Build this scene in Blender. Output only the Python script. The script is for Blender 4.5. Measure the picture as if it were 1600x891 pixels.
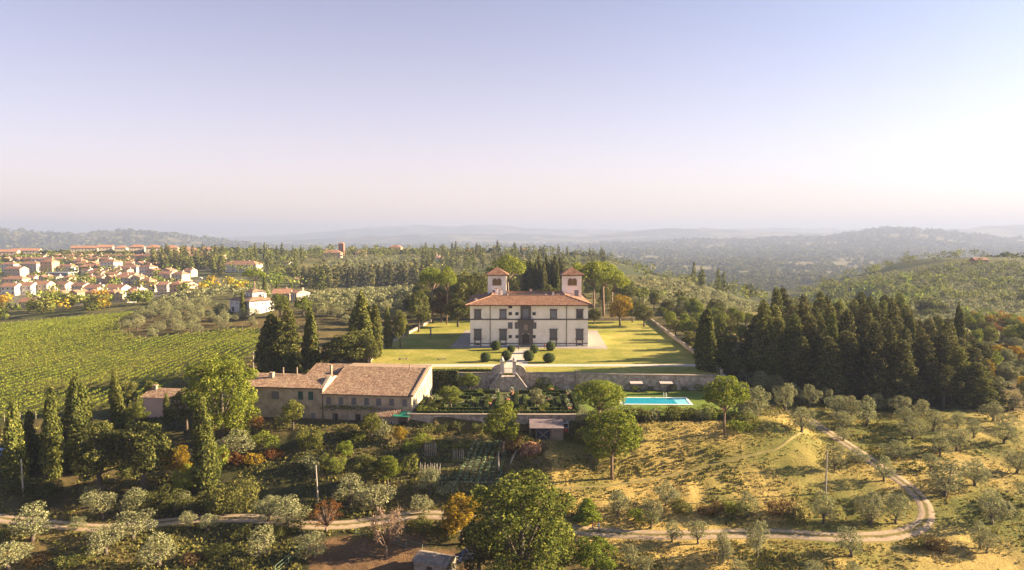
import bpy, bmesh, math, random
import numpy as np
from mathutils import Vector, Matrix
for o in list(bpy.data.objects): bpy.data.objects.remove(o)
SC = bpy.context.scene
COL = SC.collection
# ---------------------------------------------------------------- camera
F = 1080.0; CZ = 33.0; HY = 370.0
PIT = math.atan((445.5 - HY) / F)
cam = bpy.data.cameras.new('camera'); camo = bpy.data.objects.new('camera', cam); COL.objects.link(camo)
cam.sensor_width = 36; cam.lens = 36 * F / 1600; cam.clip_start = 1; cam.clip_end = 40000
camo.location = (0, 0, CZ); camo.rotation_euler = (math.pi / 2 - PIT, 0, 0)
SC.camera = camo
# ---------------------------------------------------------------- sky and sun
SUN_EL = math.radians(18.5); SUN_AZ = math.radians(83)          # clockwise from +Y
SUND = Vector((math.sin(SUN_AZ) * math.cos(SUN_EL), math.cos(SUN_AZ) * math.cos(SUN_EL), math.sin(SUN_EL)))
W = bpy.data.worlds.new('World'); SC.world = W; W.use_nodes = True
wn = W.node_tree.nodes; wl = W.node_tree.links
bg = wn['Background']
sky = wn.new('ShaderNodeTexSky'); sky.sky_type = 'NISHITA'; sky.sun_disc = False
sky.sun_elevation = SUN_EL; sky.sun_rotation = SUN_AZ
sky.altitude = 200; sky.air_density = 1.0; sky.dust_density = 3.0; sky.ozone_density = 3.0
# dusty evening air: the same warm veil low round the whole horizon
geo = wn.new('ShaderNodeNewGeometry'); sep = wn.new('ShaderNodeSeparateXYZ'); wl.new(geo.outputs['Incoming'], sep.inputs[0])
ab = wn.new('ShaderNodeMath'); ab.operation = 'ABSOLUTE'; wl.new(sep.outputs['Z'], ab.inputs[0])
mu = wn.new('ShaderNodeMath'); mu.operation = 'MULTIPLY'; mu.inputs[1].default_value = -4.2; wl.new(ab.outputs[0], mu.inputs[0])
ex = wn.new('ShaderNodeMath'); ex.operation = 'EXPONENT'; wl.new(mu.outputs[0], ex.inputs[0])
veil = wn.new('ShaderNodeMix'); veil.data_type = 'RGBA'; veil.blend_type = 'ADD'; wl.new(ex.outputs[0], veil.inputs[0])
hs = wn.new('ShaderNodeMix'); hs.data_type = 'RGBA'; hs.blend_type = 'MULTIPLY'; hs.inputs[0].default_value = 1.0; hs.inputs[7].default_value = (.36, .505, .64, 1)
wl.new(sky.outputs[0], hs.inputs[6]); wl.new(hs.outputs[2], veil.inputs[6]); veil.inputs[7].default_value = (4.2, 2.75, 2.15, 1)
wl.new(veil.outputs[2], bg.inputs['Color'])
bg.inputs['Strength'].default_value = 0.05
sun = bpy.data.lights.new('sun', 'SUN'); suno = bpy.data.objects.new('sun', sun); COL.objects.link(suno)
sun.energy = 5.0; sun.angle = math.radians(0.5); sun.color = (1.0, 0.78, 0.49)
suno.rotation_euler = SUND.to_track_quat('Z', 'Y').to_euler()
SC.view_settings.view_transform = 'Standard'; SC.view_settings.look = 'None'
SC.view_settings.exposure = 2.5; SC.view_settings.gamma = 1.0; SC.view_settings.use_curve_mapping = False
SC.render.engine = 'CYCLES'
cy = SC.cycles
cy.max_bounces = 5; cy.diffuse_bounces = 2; cy.glossy_bounces = 2; cy.transmission_bounces = 3; cy.volume_bounces = 2; cy.transparent_max_bounces = 8
cy.use_denoising = True; cy.use_adaptive_sampling = True; cy.adaptive_threshold = 0.02
cy.caustics_reflective = False; cy.caustics_refractive = False
HAZE = 1.75e-4

# ---------------------------------------------------------------- projection helpers
def ray(px, py):
    u = (px - 800) / F; v = (445.5 - py) / F
    a = math.cos(PIT) + v * math.sin(PIT)
    return u / a, (-math.sin(PIT) + v * math.cos(PIT)) / a
def onz(px, py, z):
    a, b = ray(px, py); d = (z - CZ) / b
    return Vector((a * d, d, z))
def atd(px, py, d):
    a, b = ray(px, py)
    return Vector((a * d, d, CZ + b * d))
def to_px(x, y, z):
    dz = z - CZ; f = y * math.cos(PIT) - dz * math.sin(PIT); up = y * math.sin(PIT) + dz * math.cos(PIT)
    return 800 + F * x / f, 445.5 - F * up / f

# ---------------------------------------------------------------- noise
def _h(ix, iy, s):
    n = (ix.astype(np.int64) * 374761393 + iy.astype(np.int64) * 668265263 + s * 974711) & 0x7fffffff
    n = ((n ^ (n >> 13)) * 1274126177) & 0x7fffffff
    return ((n ^ (n >> 16)) & 0xffff) / 65535.0
def vnoise(x, y, s=0):
    x = np.asarray(x, float); y = np.asarray(y, float)
    ix = np.floor(x); iy = np.floor(y); fx = x - ix; fy = y - iy
    fx = fx * fx * (3 - 2 * fx); fy = fy * fy * (3 - 2 * fy)
    a = _h(ix, iy, s); b = _h(ix + 1, iy, s); c = _h(ix, iy + 1, s); d = _h(ix + 1, iy + 1, s)
    return (a * (1 - fx) + b * fx) * (1 - fy) + (c * (1 - fx) + d * fx) * fy
def fbm(x, y, s=0, o=3):
    t = 0; a = .5
    for k in range(o): t = t + a * vnoise(x * 2 ** k, y * 2 ** k, s + k * 7); a *= .5
    return t / (1 - .5 ** o)
def sstep(a, b, x):
    t = np.clip((x - a) / (b - a), 0, 1); return t * t * (3 - 2 * t)
def inpoly(x, y, P):
    x = np.asarray(x, float); y = np.asarray(y, float); r = np.zeros(x.shape, bool)
    n = len(P)
    for i in range(n):
        x0, y0 = P[i][0], P[i][1]; x1, y1 = P[(i + 1) % n][0], P[(i + 1) % n][1]
        if y0 == y1: continue
        c = ((y0 > y) != (y1 > y)) & (x < (x1 - x0) * (y - y0) / (y1 - y0) + x0)
        r ^= c
    return r
def polydist(x, y, P, closed=True):
    x = np.asarray(x, float); y = np.asarray(y, float); d = np.full(x.shape, 1e9)
    n = len(P)
    for i in range(n if closed else n - 1):
        ax, ay = P[i][0], P[i][1]; bx, by = P[(i + 1) % n][0], P[(i + 1) % n][1]
        L = (bx - ax) ** 2 + (by - ay) ** 2 + 1e-9
        t = np.clip(((x - ax) * (bx - ax) + (y - ay) * (by - ay)) / L, 0, 1)
        d = np.minimum(d, np.hypot(x - ax - t * (bx - ax), y - ay - t * (by - ay)))
    return d

# ---------------------------------------------------------------- terrain heights
CP = [(-250,880,98),(100,880,98),(400,880,98),(700,880,99),(1000,880,99),(1300,880,99),(1590,880,101),(1850,880,101),
 (-200,818,109),(0,818,109),(200,820,109),(400,810,110),(600,812,110),(930,832,107),(1200,837,106),(1440,842,106),(1640,830,108),
 (-200,760,121),(100,760,121),(315,765,120),(500,745,122),(640,750,121),(955,747,122),(1150,720,126),(1290,745,122),(1420,745,122),(1550,760,120),(1800,750,122),
 (-250,700,134),(100,700,134),(300,690,136),(400,665,143),(500,690,133),(560,668,139),(650,690,133),(780,705,131),(900,690,134),(1050,692,135),(1150,675,139),(1300,665,144),(1400,660,147),(1500,650,150),(1590,660,148),(1800,640,152),
 (1130,620,166),(1200,612,166),(1280,632,156),(1350,612,171),(1550,622,165),
 (-250,645,158),(0,640,158),(150,640,158),(250,645,155),(-250,590,198),(0,580,198),(150,580,200),(250,560,215),(0,506,318),(100,498,322),(-250,530,300),(220,488,325),(330,516,262),(400,545,212),(400,600,172),(450,592,178),(560,582,186),
 (300,490,300),(390,490,300),(480,482,308),(550,500,284),(610,512,268),(640,480,330),(600,456,450),(600,447,555),(450,450,520),(350,446,520),(300,455,440),
 (-200,480,400),(100,478,400),(200,470,400),(30,466,470),(200,460,470),(-200,440,660),(30,430,660),(170,427,660),(300,424,660),(40,403,930),(140,398,930),(250,397,930),(340,396,930),(-200,405,930),(420,419,700),(530,397,1000),(430,396,1000),(600,397,1000),(700,398,1000),(780,399,1000),(880,402,960),(820,411,800),
 (720,490,300),(840,490,300),(840,442,520),(950,406,900),(960,430,600),(1000,455,420),(1050,480,320),(1150,500,290),(1190,480,430),(1090,444,540),(1110,530,225),(1140,560,195),
 (1200,560,206),(1400,560,215),(1250,520,260),(1250,495,420),(1450,520,280),(1590,525,290),(1600,482,430),(1450,475,480),(1320,490,460),(1800,560,220),(1800,500,400),
 (1200,500,600),(1230,470,640),(1270,458,690),(1300,446,730),(1340,432,780),(1420,409,850),(1480,409,850),(1600,409,860),(1800,408,860),(1500,440,620),(1600,445,600),(1400,450,600),
 (1050,450,700),(1150,480,640),(1000,432,800)]
EX = [(-60,60,-19.5),(0,60,-19.5),(60,60,-19.5),(-30,28,-26),(30,28,-26),(-120,130,-9.5),
 (-600,1500,-30),(-200,1500,-45),(200,1500,-60),(500,1400,-75),(900,1500,-60),(350,1000,-70),(480,1000,-55)]
P3 = [tuple(atd(*c)) for c in CP] + EX
P3 = np.array(P3)
def feat(x, y):
    r = np.hypot(x, y); return np.stack([np.arctan2(x, y) * 1.3, np.log(r)], -1)
_K = feat(P3[:, 0], P3[:, 1])
def _U(r2): return np.where(r2 < 1e-12, 0, .5 * r2 * np.log(r2 + 1e-12))
_n = len(P3)
_A = np.zeros((_n + 3, _n + 3))
_A[:_n, :_n] = _U(((_K[:, None] - _K[None]) ** 2).sum(-1)) + np.eye(_n) * 4e-4
_A[:_n, _n] = 1; _A[:_n, _n + 1:] = _K; _A[_n, :_n] = 1; _A[_n + 1:, :_n] = _K.T
_w = np.linalg.solve(_A, np.concatenate([P3[:, 2], [0, 0, 0]]))
def tps(x, y):
    q = feat(x, y); sh = q.shape[:-1]; q = q.reshape(-1, 2); out = np.zeros(len(q))
    for s in range(0, len(q), 40000):
        b = q[s:s + 40000]
        out[s:s + 40000] = _U(((b[:, None] - _K[None]) ** 2).sum(-1)) @ _w[:_n] + _w[_n] + b @ _w[_n + 1:]
    return out.reshape(sh)
RIDGES = [  # depth, half width, crest pixels
 (2500, 520, [(-400,356),(-150,359),(0,361),(60,366),(120,369),(160,366),(205,362),(260,369),(330,376),(390,383),(450,392),(520,402)]),
 (1900, 330, [(860,420),(920,402),(1000,394),(1060,397),(1130,402),(1200,410),(1300,400),(1400,402),(1520,404),(1700,400)]),
 (2900, 620, [(800,402),(880,389),(960,383),(1040,380),(1100,378),(1170,377),(1240,374),(1290,371),(1340,365),(1385,358.5),(1440,361),(1500,367),(1560,374),(1640,373),(1800,368)]),
 (4600, 700, [(300,390),(430,378),(560,370),(700,366),(800,366),(900,370),(960,364),(1040,357),(1110,358),(1200,362),(1320,366),(1450,362),(1520,356),(1600,352),(1800,350)]),
 (6600, 900, [(-400,372),(300,374),(480,366),(560,358),(625,354),(650,352),(690,355),(760,352),(860,358),(1000,360),(1200,357),(1500,362),(1800,362)]),
]
def far_h(x, y):
    r = np.hypot(x, y); px = 800 + F * x / np.maximum(y, 1)
    h = -75 + 14 * (fbm(x / 420, y / 420, 3) - .5) * 2
    for D, w, cr in RIDGES:
        D = D * 2.1; w = w * 2.1
        cx = np.array([c[0] for c in cr], float); cyv = np.array([c[1] for c in cr], float)
        py = np.interp(px, cx, cyv)
        zc = CZ + D * (HY - py) / F + (fbm(x / 160, y / 160, int(D)) - .5) * D * .006
        t = np.abs(y - D - 90 * np.sin(px / 130.)) / w
        bell = np.where(y > D, np.exp(-t ** 2 * .8), np.exp(-(t ** 1.5)))
        rough = (fbm(x / 260, y / 260, int(D) + 5, 4) - .5) * 70 * np.clip(t, 0, .9) * np.exp(-t * .7) * (1 if D < 4000 else .5)
        h = np.maximum(h, -75 + (zc + 75) * bell + rough)
    return h
TH = np.radians(np.linspace(-47, 47, 461)); LR = np.linspace(math.log(24), math.log(19000), 640)
_t, _l = np.meshgrid(TH, LR); _r = np.exp(_l); GX = _r * np.sin(_t); GY = _r * np.cos(_t)
near = tps(GX, GY); farh = far_h(GX, GY)
bl = sstep(1000, 1500, GY + 0 * GX)
GH = np.where(GY > 1600, farh, near * (1 - bl) + farh * bl)
# level platforms: terrace, lower garden, pool lawn, farm yard
PLAT = [(-36.5, 164.8), (-39, 196), (-31, 271), (54.6, 271), (52.6, 215), (50.3, 164.8)]
GARD = [(-21.5, 139.3), (-20, 166), (50, 166), (49, 139.5)]
def Zb(x, y):
    x = np.asarray(x, float); y = np.asarray(y, float)
    fi = np.clip((np.log(np.hypot(x, y)) - LR[0]) / (LR[1] - LR[0]), 0, len(LR) - 1.001)
    fj = np.clip((np.arctan2(x, y) - TH[0]) / (TH[1] - TH[0]), 0, len(TH) - 1.001)
    i = fi.astype(int); j = fj.astype(int); a = fi - i; b = fj - j
    return (GH[i, j] * (1 - b) + GH[i, j + 1] * b) * (1 - a) + (GH[i + 1, j] * (1 - b) + GH[i + 1, j + 1] * b) * a
def flatten(P, z, m):
    global GH
    ins = inpoly(GX, GY, P); d = polydist(GX, GY, P); d = np.where(ins, 0, d)
    GH = np.where(ins, z, GH * sstep(0, m, d) + z * (1 - sstep(0, m, d)))
flatten([(-37.5, 167.2), (-38.6, 196), (-30.7, 270), (54.2, 270), (52, 215), (49.8, 167.2)], -.3, 9)
GARDT = [(-21.5, 139.3), (-20, 166), (51.5, 166), (50.5, 137.0), (15, 137.0), (14.9, 139.3)]
ins = inpoly(GX, GY, GARD); GH = np.where(ins & (GY < 166.3), -3.95, GH)
insT = inpoly(GX, GY, GARDT); GH = np.where(insT & (GY < 166.3), -3.95, GH); dg = np.where(insT, 0, polydist(GX, GY, GARDT)); k = (GX > 15.5) & ~insT & (GY < 166.3) & (GY > 112); GH = np.where(k, GH * sstep(0, 15, dg) + -3.95 * (1 - sstep(0, 15, dg)), GH)
# farm yard level in front of the farmhouse
YARD = [(-62, 143), (-62, 168), (-34, 172), (-22, 166), (-20, 150), (-21, 139.6), (-40, 139.5)]
flatten(YARD, -5.6, 8)
ins = inpoly(GX, GY, GARDT); GH = np.where(ins & (GY < 166.3), -3.95, GH)
def ground(px, py, dmin=70):
    """where the line of sight through a photo pixel meets the ground"""
    a, b = ray(px, py)
    d = np.exp(np.linspace(math.log(dmin), math.log(18500), 1600))
    zz = Zb(a * d, d); zr = CZ + b * d
    k = np.nonzero(zr <= zz)[0]
    if len(k) == 0: i = len(d) - 1; dd = d[i]
    else:
        i = max(k[0], 1); e0 = zr[i - 1] - zz[i - 1]; e1 = zr[i] - zz[i]
        t = e0 / (e0 - e1 + 1e-9); dd = d[i - 1] + (d[i] - d[i - 1]) * min(max(t, 0), 1)
    return Vector((a * dd, dd, float(Zb(a * dd, dd))))
def gz(x, y): return float(Zb(x, y))
def hill(px, py, dmax=1250, d0=960):
    """like ground(), but a look that just clears the middle ridge stays on the ridge"""
    p = ground(px, py)
    if p.y > dmax: a, b = ray(px, py); p = Vector((a * d0, d0, gz(a * d0, d0)))
    return p
TRACK_PX = [(-60,803),(0,810),(60,817),(110,822),(160,825),(230,819),(300,812),(370,810),(420,812),(480,820),(540,820),(600,812),(650,805),(700,806),(780,815),(860,824),(930,831),(1000,836),(1080,836),(1200,834),(1300,839),(1380,838),(1428,828),(1447,811),(1445,790),(1430,770),(1408,752),(1382,735),(1350,712),(1320,692),(1290,673),(1265,655)]
TRACK = [ground(*p) for p in TRACK_PX]
DPATH = [ground(*p) for p in [(868,764),(950,759),(1040,744),(1110,727),(1180,710),(1225,694),(1262,675)]]
# small bumps of the meadow, none on the tracks, lawns and vineyard
tk = np.minimum(polydist(GX, GY, TRACK, False), polydist(GX, GY, DPATH, False) + 1)
VINE_PX = [(-120,512),(0,509),(100,500),(215,489),(186,503),(192,520),(225,532),(300,524),(345,519),(408,516),(412,560),(330,585),(270,600),(225,640),(150,650),(-120,668)]
VINE = [ground(*p) for p in VINE_PX]
free = sstep(2.0, 5.0, tk) * (~inpoly(GX, GY, PLAT)) * (~inpoly(GX, GY, GARD)) * (~inpoly(GX, GY, YARD)) * (1 - .8 * inpoly(GX, GY, VINE)) * (GY < 600)
GH = GH + free * ((fbm(GX / 5, GY / 5, 11) - .5) * .9 + (fbm(GX / 1.4, GY / 1.4, 17, 2) - .5) * .28 * (GY < 220))
big = (GY > 500) * sstep(500, 900, GY); GH = GH + big * (fbm(GX / 40, GY / 40, 23) - .5) * 4

# ---------------------------------------------------------------- object helpers
def link(o): COL.objects.link(o); return o
def tag(o, label=None, cat=None, group=None, kind=None):
    if label: o['label'] = label
    if cat: o['category'] = cat
    if group: o['group'] = group
    if kind: o['kind'] = kind
    return o
def empty(name, loc=(0, 0, 0), rz=0, label=None, cat=None, group=None):
    o = bpy.data.objects.new(name, None); link(o); o.location = loc; o.rotation_euler[2] = rz; o.empty_display_size = .3
    return tag(o, label, cat, group)
def obj(name, me, parent=None, loc=None, mat=None):
    o = bpy.data.objects.new(name, me); link(o)
    if parent: o.parent = parent
    if loc is not None: o.location = loc
    return o
def npmesh(name, V, Fq, mats, mi=None, smooth=False, uv=None):
    """mesh from numpy arrays; Fq is (n,3) or (n,4)"""
    me = bpy.data.meshes.new(name); V = np.asarray(V, np.float32); Fq = np.asarray(Fq, np.int32)
    n, k = Fq.shape
    me.vertices.add(len(V)); me.vertices.foreach_set('co', V.ravel())
    me.loops.add(n * k); me.loops.foreach_set('vertex_index', Fq.ravel())
    me.polygons.add(n); me.polygons.foreach_set('loop_start', np.arange(0, n * k, k, dtype=np.int32)); me.polygons.foreach_set('loop_total', np.full(n, k, np.int32))
    if mi is not None: me.polygons.foreach_set('material_index', np.asarray(mi, np.int32))
    if smooth: me.polygons.foreach_set('use_smooth', np.ones(n, bool))
    if uv is not None:
        l = me.uv_layers.new(name='UVMap'); l.data.foreach_set('uv', np.asarray(uv, np.float32).ravel())
    for m in (mats if isinstance(mats, (list, tuple)) else [mats]): me.materials.append(m)
    me.update(calc_edges=True); return me
class MB:
    """collects simple shapes into one mesh"""
    def __init__(s): s.v = []; s.f = []; s.m = []
    def poly(s, pts, m=0):
        i = len(s.v); s.v += [tuple(p) for p in pts]; s.f.append(tuple(range(i, i + len(pts)))); s.m.append(m); return s
    def box(s, x0, x1, y0, y1, z0, z1, m=0):
        i = len(s.v)
        s.v += [(x0,y0,z0),(x1,y0,z0),(x1,y1,z0),(x0,y1,z0),(x0,y0,z1),(x1,y0,z1),(x1,y1,z1),(x0,y1,z1)]
        for f in ((0,3,2,1),(4,5,6,7),(0,1,5,4),(1,2,6,5),(2,3,7,6),(3,0,4,7)): s.f.append(tuple(i + k for k in f)); s.m.append(m)
        return s
    def prism(s, pts, axis, a, b, m=0):
        """extrude a 2-D outline: axis 'y' -> pts are (x,z); 'z' -> (x,y); 'x' -> (y,z)"""
        def P(p, t): return (p[0], t, p[1]) if axis == 'y' else ((p[0], p[1], t) if axis == 'z' else (t, p[0], p[1]))
        n = len(pts); i = len(s.v); s.v += [P(p, a) for p in pts] + [P(p, b) for p in pts]
        s.f.append(tuple(range(i, i + n))); s.f.append(tuple(range(i + 2 * n - 1, i + n - 1, -1))); s.m += [m, m]
        for k in range(n): s.f.append((i + k, i + n + k, i + n + (k + 1) % n, i + (k + 1) % n)); s.m.append(m)
        return s
    def tube(s, pts, rad, n=7, m=0, cap=True):
        pts = [Vector(p) for p in pts]; i0 = len(s.v); up = Vector((0, 0, 1))
        for k, p in enumerate(pts):
            d = (pts[min(k + 1, len(pts) - 1)] - pts[max(k - 1, 0)]).normalized()
            a = d.cross(Vector((1, 0, 0)) if abs(d.x) < .7 else Vector((0, 1, 0))).normalized(); b = d.cross(a)
            r = rad[k] if isinstance(rad, (list, tuple)) else rad
            for q in range(n):
                t = 2 * math.pi * q / n; s.v.append(tuple(p + a * r * math.cos(t) + b * r * math.sin(t)))
        for k in range(len(pts) - 1):
            for q in range(n):
                a = i0 + k * n + q; b = i0 + k * n + (q + 1) % n
                s.f.append((a, b, b + n, a + n)); s.m.append(m)
        if cap:
            s.f.append(tuple(i0 + q for q in range(n))); s.m.append(m)
            e = i0 + (len(pts) - 1) * n; s.f.append(tuple(e + q for q in range(n - 1, -1, -1))); s.m.append(m)
        return s
    def lathe(s, prof, n=12, c=(0, 0), m=0):
        i0 = len(s.v)
        for r, z in prof:
            for q in range(n): s.v.append((c[0] + r * math.cos(2 * math.pi * q / n), c[1] + r * math.sin(2 * math.pi * q / n), z))
        for k in range(len(prof) - 1):
            for q in range(n):
                a = i0 + k * n + q; b = i0 + k * n + (q + 1) % n; s.f.append((a, b, b + n, a + n)); s.m.append(m)
        return s
    def mesh(s, name, mats, smooth=False, fix=True):
        me = bpy.data.meshes.new(name); me.from_pydata(s.v, [], s.f)
        for m in (mats if isinstance(mats, (list, tuple)) else [mats]): me.materials.append(m)
        me.polygons.foreach_set('material_index', s.m)
        if smooth: me.polygons.foreach_set('use_smooth', [True] * len(s.f))
        me.update()
        if fix:
            bm = bmesh.new(); bm.from_mesh(me); bmesh.ops.recalc_face_normals(bm, faces=bm.faces[:]); bm.to_mesh(me); bm.free()
        return me
    def build(s, name, mats, parent=None, loc=None, smooth=False):
        return obj(name, s.mesh(name, mats, smooth), parent, loc)
def rbox(name, x0, x1, y0, y1, z0, z1, mat, parent=None, bev=.05):
    me = MB().box(x0, x1, y0, y1, z0, z1).mesh(name, mat); bm = bmesh.new(); bm.from_mesh(me)
    bmesh.ops.bevel(bm, geom=bm.edges[:], offset=bev, segments=1, affect='EDGES'); bm.to_mesh(me); bm.free()
    return obj(name, me, parent)

# ---------------------------------------------------------------- materials
def mat_base(name, rough=.8, spec=.2):
    m = bpy.data.materials.new(name); m.use_nodes = True; nt = m.node_tree; b = nt.nodes['Principled BSDF']
    b.inputs['Roughness'].default_value = rough; b.inputs['Specular IOR Level'].default_value = spec
    return m, nt, b
def N(nt, t, **kw):
    n = nt.nodes.new(t)
    for k, v in kw.items():
        if k in n.inputs.keys(): n.inputs[k].default_value = v
        else: setattr(n, k, v)
    return n
def ramp(nt, fac, stops):
    r = nt.nodes.new('ShaderNodeValToRGB'); e = r.color_ramp.elements
    while len(e) < len(stops): e.new(.5)
    for q, (p, c) in zip(e, stops): q.position = p; q.color = (*c, 1)
    nt.links.new(fac, r.inputs['Fac']); return r.outputs['Color']
def mixc(nt, fac, a, b, mode='MIX'):
    m = nt.nodes.new('ShaderNodeMix'); m.data_type = 'RGBA'; m.blend_type = mode
    for s, v in ((m.inputs[0], fac), (m.inputs[6], a), (m.inputs[7], b)):
        if isinstance(v, (int, float)): s.default_value = v
        elif isinstance(v, tuple): s.default_value = (*v, 1) if len(v) == 3 else v
        else: nt.links.new(v, s)
    return m.outputs[2]
def coords(nt, kind='Object', scale=1.0):
    t = nt.nodes.new('ShaderNodeTexCoord'); mp = nt.nodes.new('ShaderNodeMapping'); nt.links.new(t.outputs[kind], mp.inputs[0])
    mp.inputs['Scale'].default_value = scale if isinstance(scale, tuple) else (scale,) * 3
    return mp.outputs[0]
def noise(nt, vec, scale, detail=4, rough=.6, out='Fac'):
    n = N(nt, 'ShaderNodeTexNoise', Scale=scale, Detail=detail, Roughness=rough)
    if vec is not None: nt.links.new(vec, n.inputs['Vector'])
    return n.outputs[out]
def bump(nt, b, h, strength=.4, dist=.05):
    n = N(nt, 'ShaderNodeBump', Strength=strength, Distance=dist); nt.links.new(h, n.inputs['Height']); nt.links.new(n.outputs[0], b.inputs['Normal'])
def mottled(name, c1, c2, c3=None, scale=1.0, rough=.85, bs=.3, bd=.03, coord='Object'):
    m, nt, b = mat_base(name, rough); v = coords(nt, coord)
    n1 = noise(nt, v, scale, 6, .65); stops = [(.3, c1), (.7, c2)] if c3 is None else [(.28, c1), (.5, c2), (.72, c3)]
    c = ramp(nt, n1, stops); nt.links.new(c, b.inputs['Base Color'])
    bump(nt, b, noise(nt, v, scale * 5, 5), bs, bd); return m
def plain(name, c, rough=.6, spec=.3, var=.12, scale=3.):
    m, nt, b = mat_base(name, rough, spec); v = coords(nt)
    n = noise(nt, v, scale, 4); lo = tuple(x * (1 - var) for x in c); hi = tuple(min(1, x * (1 + var)) for x in c)
    nt.links.new(ramp(nt, n, [(.3, lo), (.7, hi)]), b.inputs['Base Color']); return m
def leaf(name, stops, trans=.32, rv=.25, rough=.55):
    m, nt, b = mat_base(name, .9, .04); g = N(nt, 'ShaderNodeNewGeometry'); oi = N(nt, 'ShaderNodeObjectInfo')
    c = ramp(nt, g.outputs['Random Per Island'], stops)
    hv = N(nt, 'ShaderNodeHueSaturation'); nt.links.new(c, hv.inputs['Color'])
    r1 = N(nt, 'ShaderNodeMapRange'); r1.inputs['To Min'].default_value = 1 - rv; r1.inputs['To Max'].default_value = 1 + rv; nt.links.new(oi.outputs['Random'], r1.inputs[0]); nt.links.new(r1.outputs[0], hv.inputs['Value'])
    w = N(nt, 'ShaderNodeMath', operation='MULTIPLY_ADD'); w.inputs[1].default_value = 7.13; w.inputs[2].default_value = .3; nt.links.new(oi.outputs['Random'], w.inputs[0])
    fr = N(nt, 'ShaderNodeMath', operation='FRACT'); nt.links.new(w.outputs[0], fr.inputs[0])
    r2 = N(nt, 'ShaderNodeMapRange'); r2.inputs['To Min'].default_value = .483; r2.inputs['To Max'].default_value = .503; nt.links.new(fr.outputs[0], r2.inputs[0]); nt.links.new(r2.outputs[0], hv.inputs['Hue'])
    nt.links.new(hv.outputs[0], b.inputs['Base Color'])
    t = N(nt, 'ShaderNodeBsdfTranslucent'); nt.links.new(hv.outputs[0], t.inputs['Color'])
    ms = N(nt, 'ShaderNodeMixShader'); ms.inputs[0].default_value = trans
    nt.links.new(b.outputs[0], ms.inputs[1]); nt.links.new(t.outputs[0], ms.inputs[2]); nt.links.new(ms.outputs[0], nt.nodes['Material Output'].inputs['Surface'])
    return m
M = {}
M['olive'] = leaf('olive_leaves', [(0, (.13, .14, .06)), (.5, (.22, .225, .105)), (1, (.33, .32, .165))], .25, .15)
M['green'] = leaf('green_leaves', [(0, (0.057, 0.078, 0.016)), (.5, (0.134, 0.156, 0.030)), (1, (0.254, 0.246, 0.051))])
M['deep'] = leaf('deep_green_leaves', [(0, (0.034, 0.056, 0.014)), (.5, (0.099, 0.125, 0.024)), (1, (0.225, 0.231, 0.043))])
M['dark'] = leaf('dark_leaves', [(0, (0.041, 0.052, 0.016)), (.5, (0.094, 0.104, 0.027)), (1, (0.179, 0.169, 0.047))], .25)
M['oak'] = leaf('evergreen_oak_leaves', [(0, (0.048, 0.058, 0.017)), (.5, (0.117, 0.127, 0.032)), (1, (0.234, 0.221, 0.059))], .25)
M['lime'] = leaf('yellow_green_leaves', [(0, (.07, .105, .014)), (.5, (.155, .20, .028)), (1, (.28, .29, .045))])
M['gold'] = leaf('golden_leaves', [(0, (0.144, 0.102, 0.014)), (.5, (0.324, 0.228, 0.024)), (1, (0.480, 0.336, 0.036))])
M['rust'] = leaf('russet_leaves', [(0, (0.088, 0.044, 0.015)), (.5, (0.200, 0.094, 0.025)), (1, (0.325, 0.175, 0.044))])
M['brownleaf'] = leaf('brown_leaves', [(0, (0.070, 0.047, 0.022)), (.5, (0.140, 0.094, 0.037)), (1, (0.218, 0.156, 0.055))])
M['cyp'] = leaf('cypress_sprays', [(0, (0.047, 0.060, 0.017)), (.5, (0.110, 0.127, 0.030)), (1, (0.220, 0.215, 0.049))], .25)
M['pine'] = leaf('pine_needles', [(0, (.075, .11, .016)), (.5, (.18, .225, .03)), (1, (.33, .34, .05))], .35)
M['fir'] = leaf('conifer_sprays', [(0, (0.036, 0.043, 0.016)), (.5, (0.085, 0.091, 0.028)), (1, (0.193, 0.169, 0.052))], .2, .3)
M['box'] = leaf('box_leaves', [(0, (0.024, 0.041, 0.011)), (.5, (0.066, 0.090, 0.021)), (1, (0.132, 0.149, 0.038))], .25)
M['vine'] = leaf('vine_leaves', [(0, (0.091, 0.132, 0.016)), (.5, (0.146, 0.184, 0.022)), (1, (0.219, 0.230, 0.033))], .3, .12)
M['pinkleaf'] = leaf('faded_leaves', [(0, (.15, .10, .07)), (.5, (.26, .18, .12)), (1, (.36, .26, .17))])
M['white_flower'] = leaf('pale_flowers', [(0, (.12, .15, .06)), (.5, (.30, .31, .18)), (1, (.5, .48, .33))], .2)
M['cabbage'] = leaf('cabbage_leaves', [(0, (.06, .10, .06)), (.5, (.16, .22, .13)), (1, (.30, .36, .20))])
M['dry'] = leaf('dry_grass', [(0, (.13, .125, .033)), (.35, (.22, .185, .05)), (.7, (.32, .245, .078)), (1, (.41, .30, .11))], .3, 0)
M['weeds'] = leaf('green_weeds', [(0, (.075, .085, .02)), (.5, (.15, .14, .035)), (1, (.24, .20, .06))], .3, 0)
M['bark'] = mottled('bark', (.06, .045, .033), (.14, .11, .085), None, 4, .9, .6, .05)
M['pinebark'] = mottled('pine_bark', (.12, .075, .05), (.26, .18, .13), None, 4, .9, .6, .05)
M['stone'] = mottled('terrace_wall_stone', (.19, .15, .11), (.40, .325, .25), (.66, .565, .46), 1.1, .9, .9, .18)
M['palestone'] = mottled('pale_gate_stone', (.40, .34, .28), (.60, .53, .45), None, 1.2, .9, .4, .04)
M['stonedark'] = mottled('grey_sandstone', (.10, .085, .072), (.165, .14, .12), None, 2, .85, .4, .03)
M['coping'] = mottled('coping_stone', (.21, .16, .12), (.34, .28, .22), None, 1.5, .85, .3, .03)
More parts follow.
